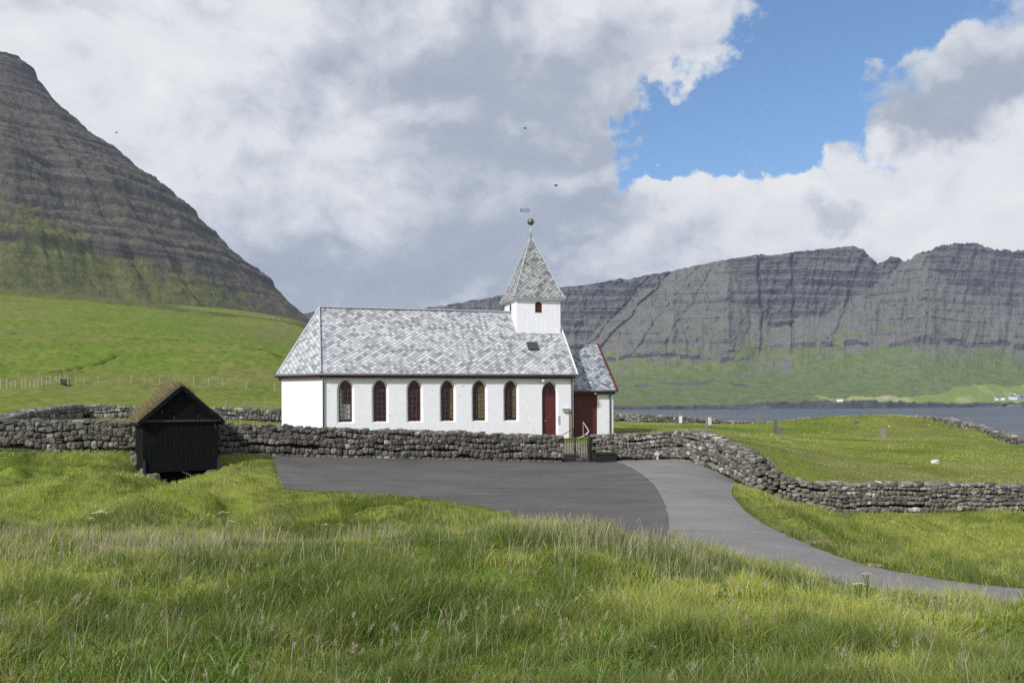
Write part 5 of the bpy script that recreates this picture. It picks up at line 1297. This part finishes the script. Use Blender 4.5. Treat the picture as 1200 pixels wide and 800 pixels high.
# fences on the hill
def fence(lab, posts, h, pr, wires, matp=M_WOODG):
    pts = [Vector(p) for p in posts]; c = pts[0]
    e = empty('fence', c, 0, label=lab, cat='fence'); me = None
    for p in pts:
        hh = h*random.uniform(.88, 1.12)
        r = MB(); t = random.uniform(-.05, .05); r.tube([(0, 0, -.2), (t, 0, hh)], [pr, pr*.85], 6); o = r.build('post', matp, e); o.location = p-c
    w = MB()
    for k in wires:
        for a, b in zip(pts, pts[1:]): w.tube([a-c+Vector((0, 0, k)), b-c+Vector((0, 0, k))], pr*.10, 3, False)
    w.build('wire', M_GALV, e)
def fp(px, py, y0=66, y1=900): x, y = hit(px, py, y0, y1, 2500); return (x, y, gz0(x, y))
M_POST = mat('pale_posts', m_paint((.50, .48, .42), (.3, .3, .3), .3))
fence('wire fence of close pale posts on the hill field at the far left', [fp(a, b) for a, b in [(-8, 456.5), (1, 456), (8, 456), (13, 455.5), (18, 455.3), (26, 455), (30, 454.6), (35, 454.3), (40, 453.6), (44, 453), (49, 452.6), (54, 452), (59, 450.6), (66, 448.8), (70, 448)]], 1.25, .05, (.5, .8, 1.1), M_POST)
fence('wire fence crossing the lower hill field behind the shed', [fp(a, b) for a, b in [(21, 443.5), (46, 444.5), (77, 446), (89, 448), (99, 449.5), (115, 450.5), (139, 450.5), (154, 450.5), (169, 450.5), (187, 451), (205, 452), (227, 453), (244, 454), (261, 454.5), (289, 456), (322, 457.5), (345, 459)]], 1.2, .036, (.5, .8, 1.1), M_POST)
fence('short row of fence posts just above the low wall between shed and church', [P(a, b, 66) for a, b in [(265, 481), (286, 481.5), (311, 482), (334, 483)]], .85, .035, (.4, .7))
fence('thin distant fence along the foot of the mountain', [fp(212+i*7.2, 364.5+i*.74, 150, 900) for i in range(20)], 2.2, .22, (1.2,), M_POST)
q = fp(76, 450); e = empty('feeder', q, .2, label='small dark wooden feeder box beside the fence on the hill field', cat='feeder')
r = MB(); 
for k in range(5): r.box(-.55, .55, -.5+.001*k, .5, .1+k*.16, .22+k*.16)
r.build('crate', mat('dark_wood', m_paint((.06, .055, .045))), e); r = MB(); r.box(-.62, -.5, -.56, .56, 0, 1.0); r.box(.5, .62, -.56, .56, 0, 1.0); r.build('frame', M_WOODG, e)
# houses across the fjord
def house(px, py, D, w, h, d, lab, wc=(.8, .8, .8), rc=(.12, .12, .13)):
    u, wv = ray(px, py); z = CZ+wv*D; e = empty('farmhouse', (u*D, D, z), random.uniform(-.4, .4), label=lab, cat='house', group='houses across the fjord')
    r = MB(); r.face([(-w/2, -d/2, -4), (w/2, -d/2, -4), (w/2, -d/2, h), (-w/2, -d/2, h)]); r.face([(w/2, d/2, -4), (-w/2, d/2, -4), (-w/2, d/2, h), (w/2, d/2, h)])
    for x in (-w/2, w/2): r.face([(x, -d/2, -4), (x, d/2, -4), (x, d/2, h), (x, 0, h+d*.4), (x, -d/2, h)])
    r.build('wall', mat('house_%d' % int(wc[0]*1000+wc[2]*10), None, wc), e); r = MB()
    for s in (-1, 1): r.face([(-w/2-.4, s*(d/2+.5), h-.3), (w/2+.4, s*(d/2+.5), h-.3), (w/2+.4, 0, h+d*.4+.2), (-w/2-.4, 0, h+d*.4+.2)])
    r.build('roof', mat('houseroof_%d' % int(rc[0]*1000), None, rc), e)
    r = MB()
    for k in (-1, 1): r.box(k*w*.22-.8, k*w*.22+.8, -d/2-.12, -d/2-.02, h*.35, h*.75)
    r.build('window', mat('far_window', None, (.05, .06, .08), .2), e)
for a in [(984, 469, 2500, 17, 4.5, 9, 'long white farmhouse alone on the far shore left of the fields'), (1168, 467.5, 2560, 9, 4, 8, 'leftmost small white house of the far village'), (1175, 467.3, 2590, 11, 4.5, 8, 'white house second from the left in the far village'), (1187, 466.8, 2600, 20, 6, 11, 'largest white building of the far village'), (1196, 466.5, 2620, 12, 5, 9, 'blue grey house at the right edge of the far village'), (1190.5, 463.2, 2750, 10, 4, 8, 'small dark roofed house above the largest village building')]:
    house(*a, wc=(.25, .3, .42) if 'blue' in a[-1] else (.8, .8, .8))
# gulls
for k, (px, py, Y, rz) in enumerate([(615, 150.5, 130, .4), (651.5, 217.5, 110, -.3), (136.5, 155.5, 160, .2)]):
    q = P(px, py, Y); e = MB(); e.ball((0, 0, 0), .09, 10, (2.6, 1, 1)); e.ball((.25, 0, .03), .05, 8)
    for s in (-1, 1):
        a, b, c_ = Vector((.05, s*.05, .03)), Vector((.02, s*.35, .14)), Vector((-.12, s*.62, .04))
        for (p0, p1, wa, wb) in ((a, b, .22, .17), (b, c_, .17, .03)):
            t0 = [p0+Vector((wa/2, 0, 0)), p1+Vector((wb/2, 0, 0)), p1-Vector((wb/2, 0, 0)), p0-Vector((wa/2, 0, 0))]; e.face(t0); e.face([p+Vector((0, 0, -.012)) for p in t0])
    e.face([(-.2, .04, 0), (-.36, .07, .01), (-.36, -.07, .01), (-.2, -.04, 0)])
    o = e.build('gull', mat('gull_grey', None, (.12, .12, .13), .8), None, smooth=True); o.location = q; o.rotation_euler = (.25, 0, R(90)*0+rz)
    prop(o, ['small dark gull gliding high above the spire', 'gull flying just right of the spire top', 'gull in the sky beside the mountain on the left'][k], 'gull', 'gulls in the sky')

# ------------------------------------------------------------------ air
def haze():
    r = MB(); r.box(-4600, 4600, -60, 5600, -61, 1150)
    m = bpy.data.materials.new('haze'); m.use_nodes = True; t = NT(m.node_tree); t.n.remove(t.n['Principled BSDF'])
    v = t.node('ShaderNodeVolumePrincipled'); v.inputs['Color'].default_value = (.62, .76, 1.0, 1); v.inputs['Density'].default_value = .000055; v.inputs['Anisotropy'].default_value = .0
    t.l.new(v.outputs[0], t.n['Material Output'].inputs['Volume'])
    o = r.build('haze', m); prop(o, kind='stuff')
haze()
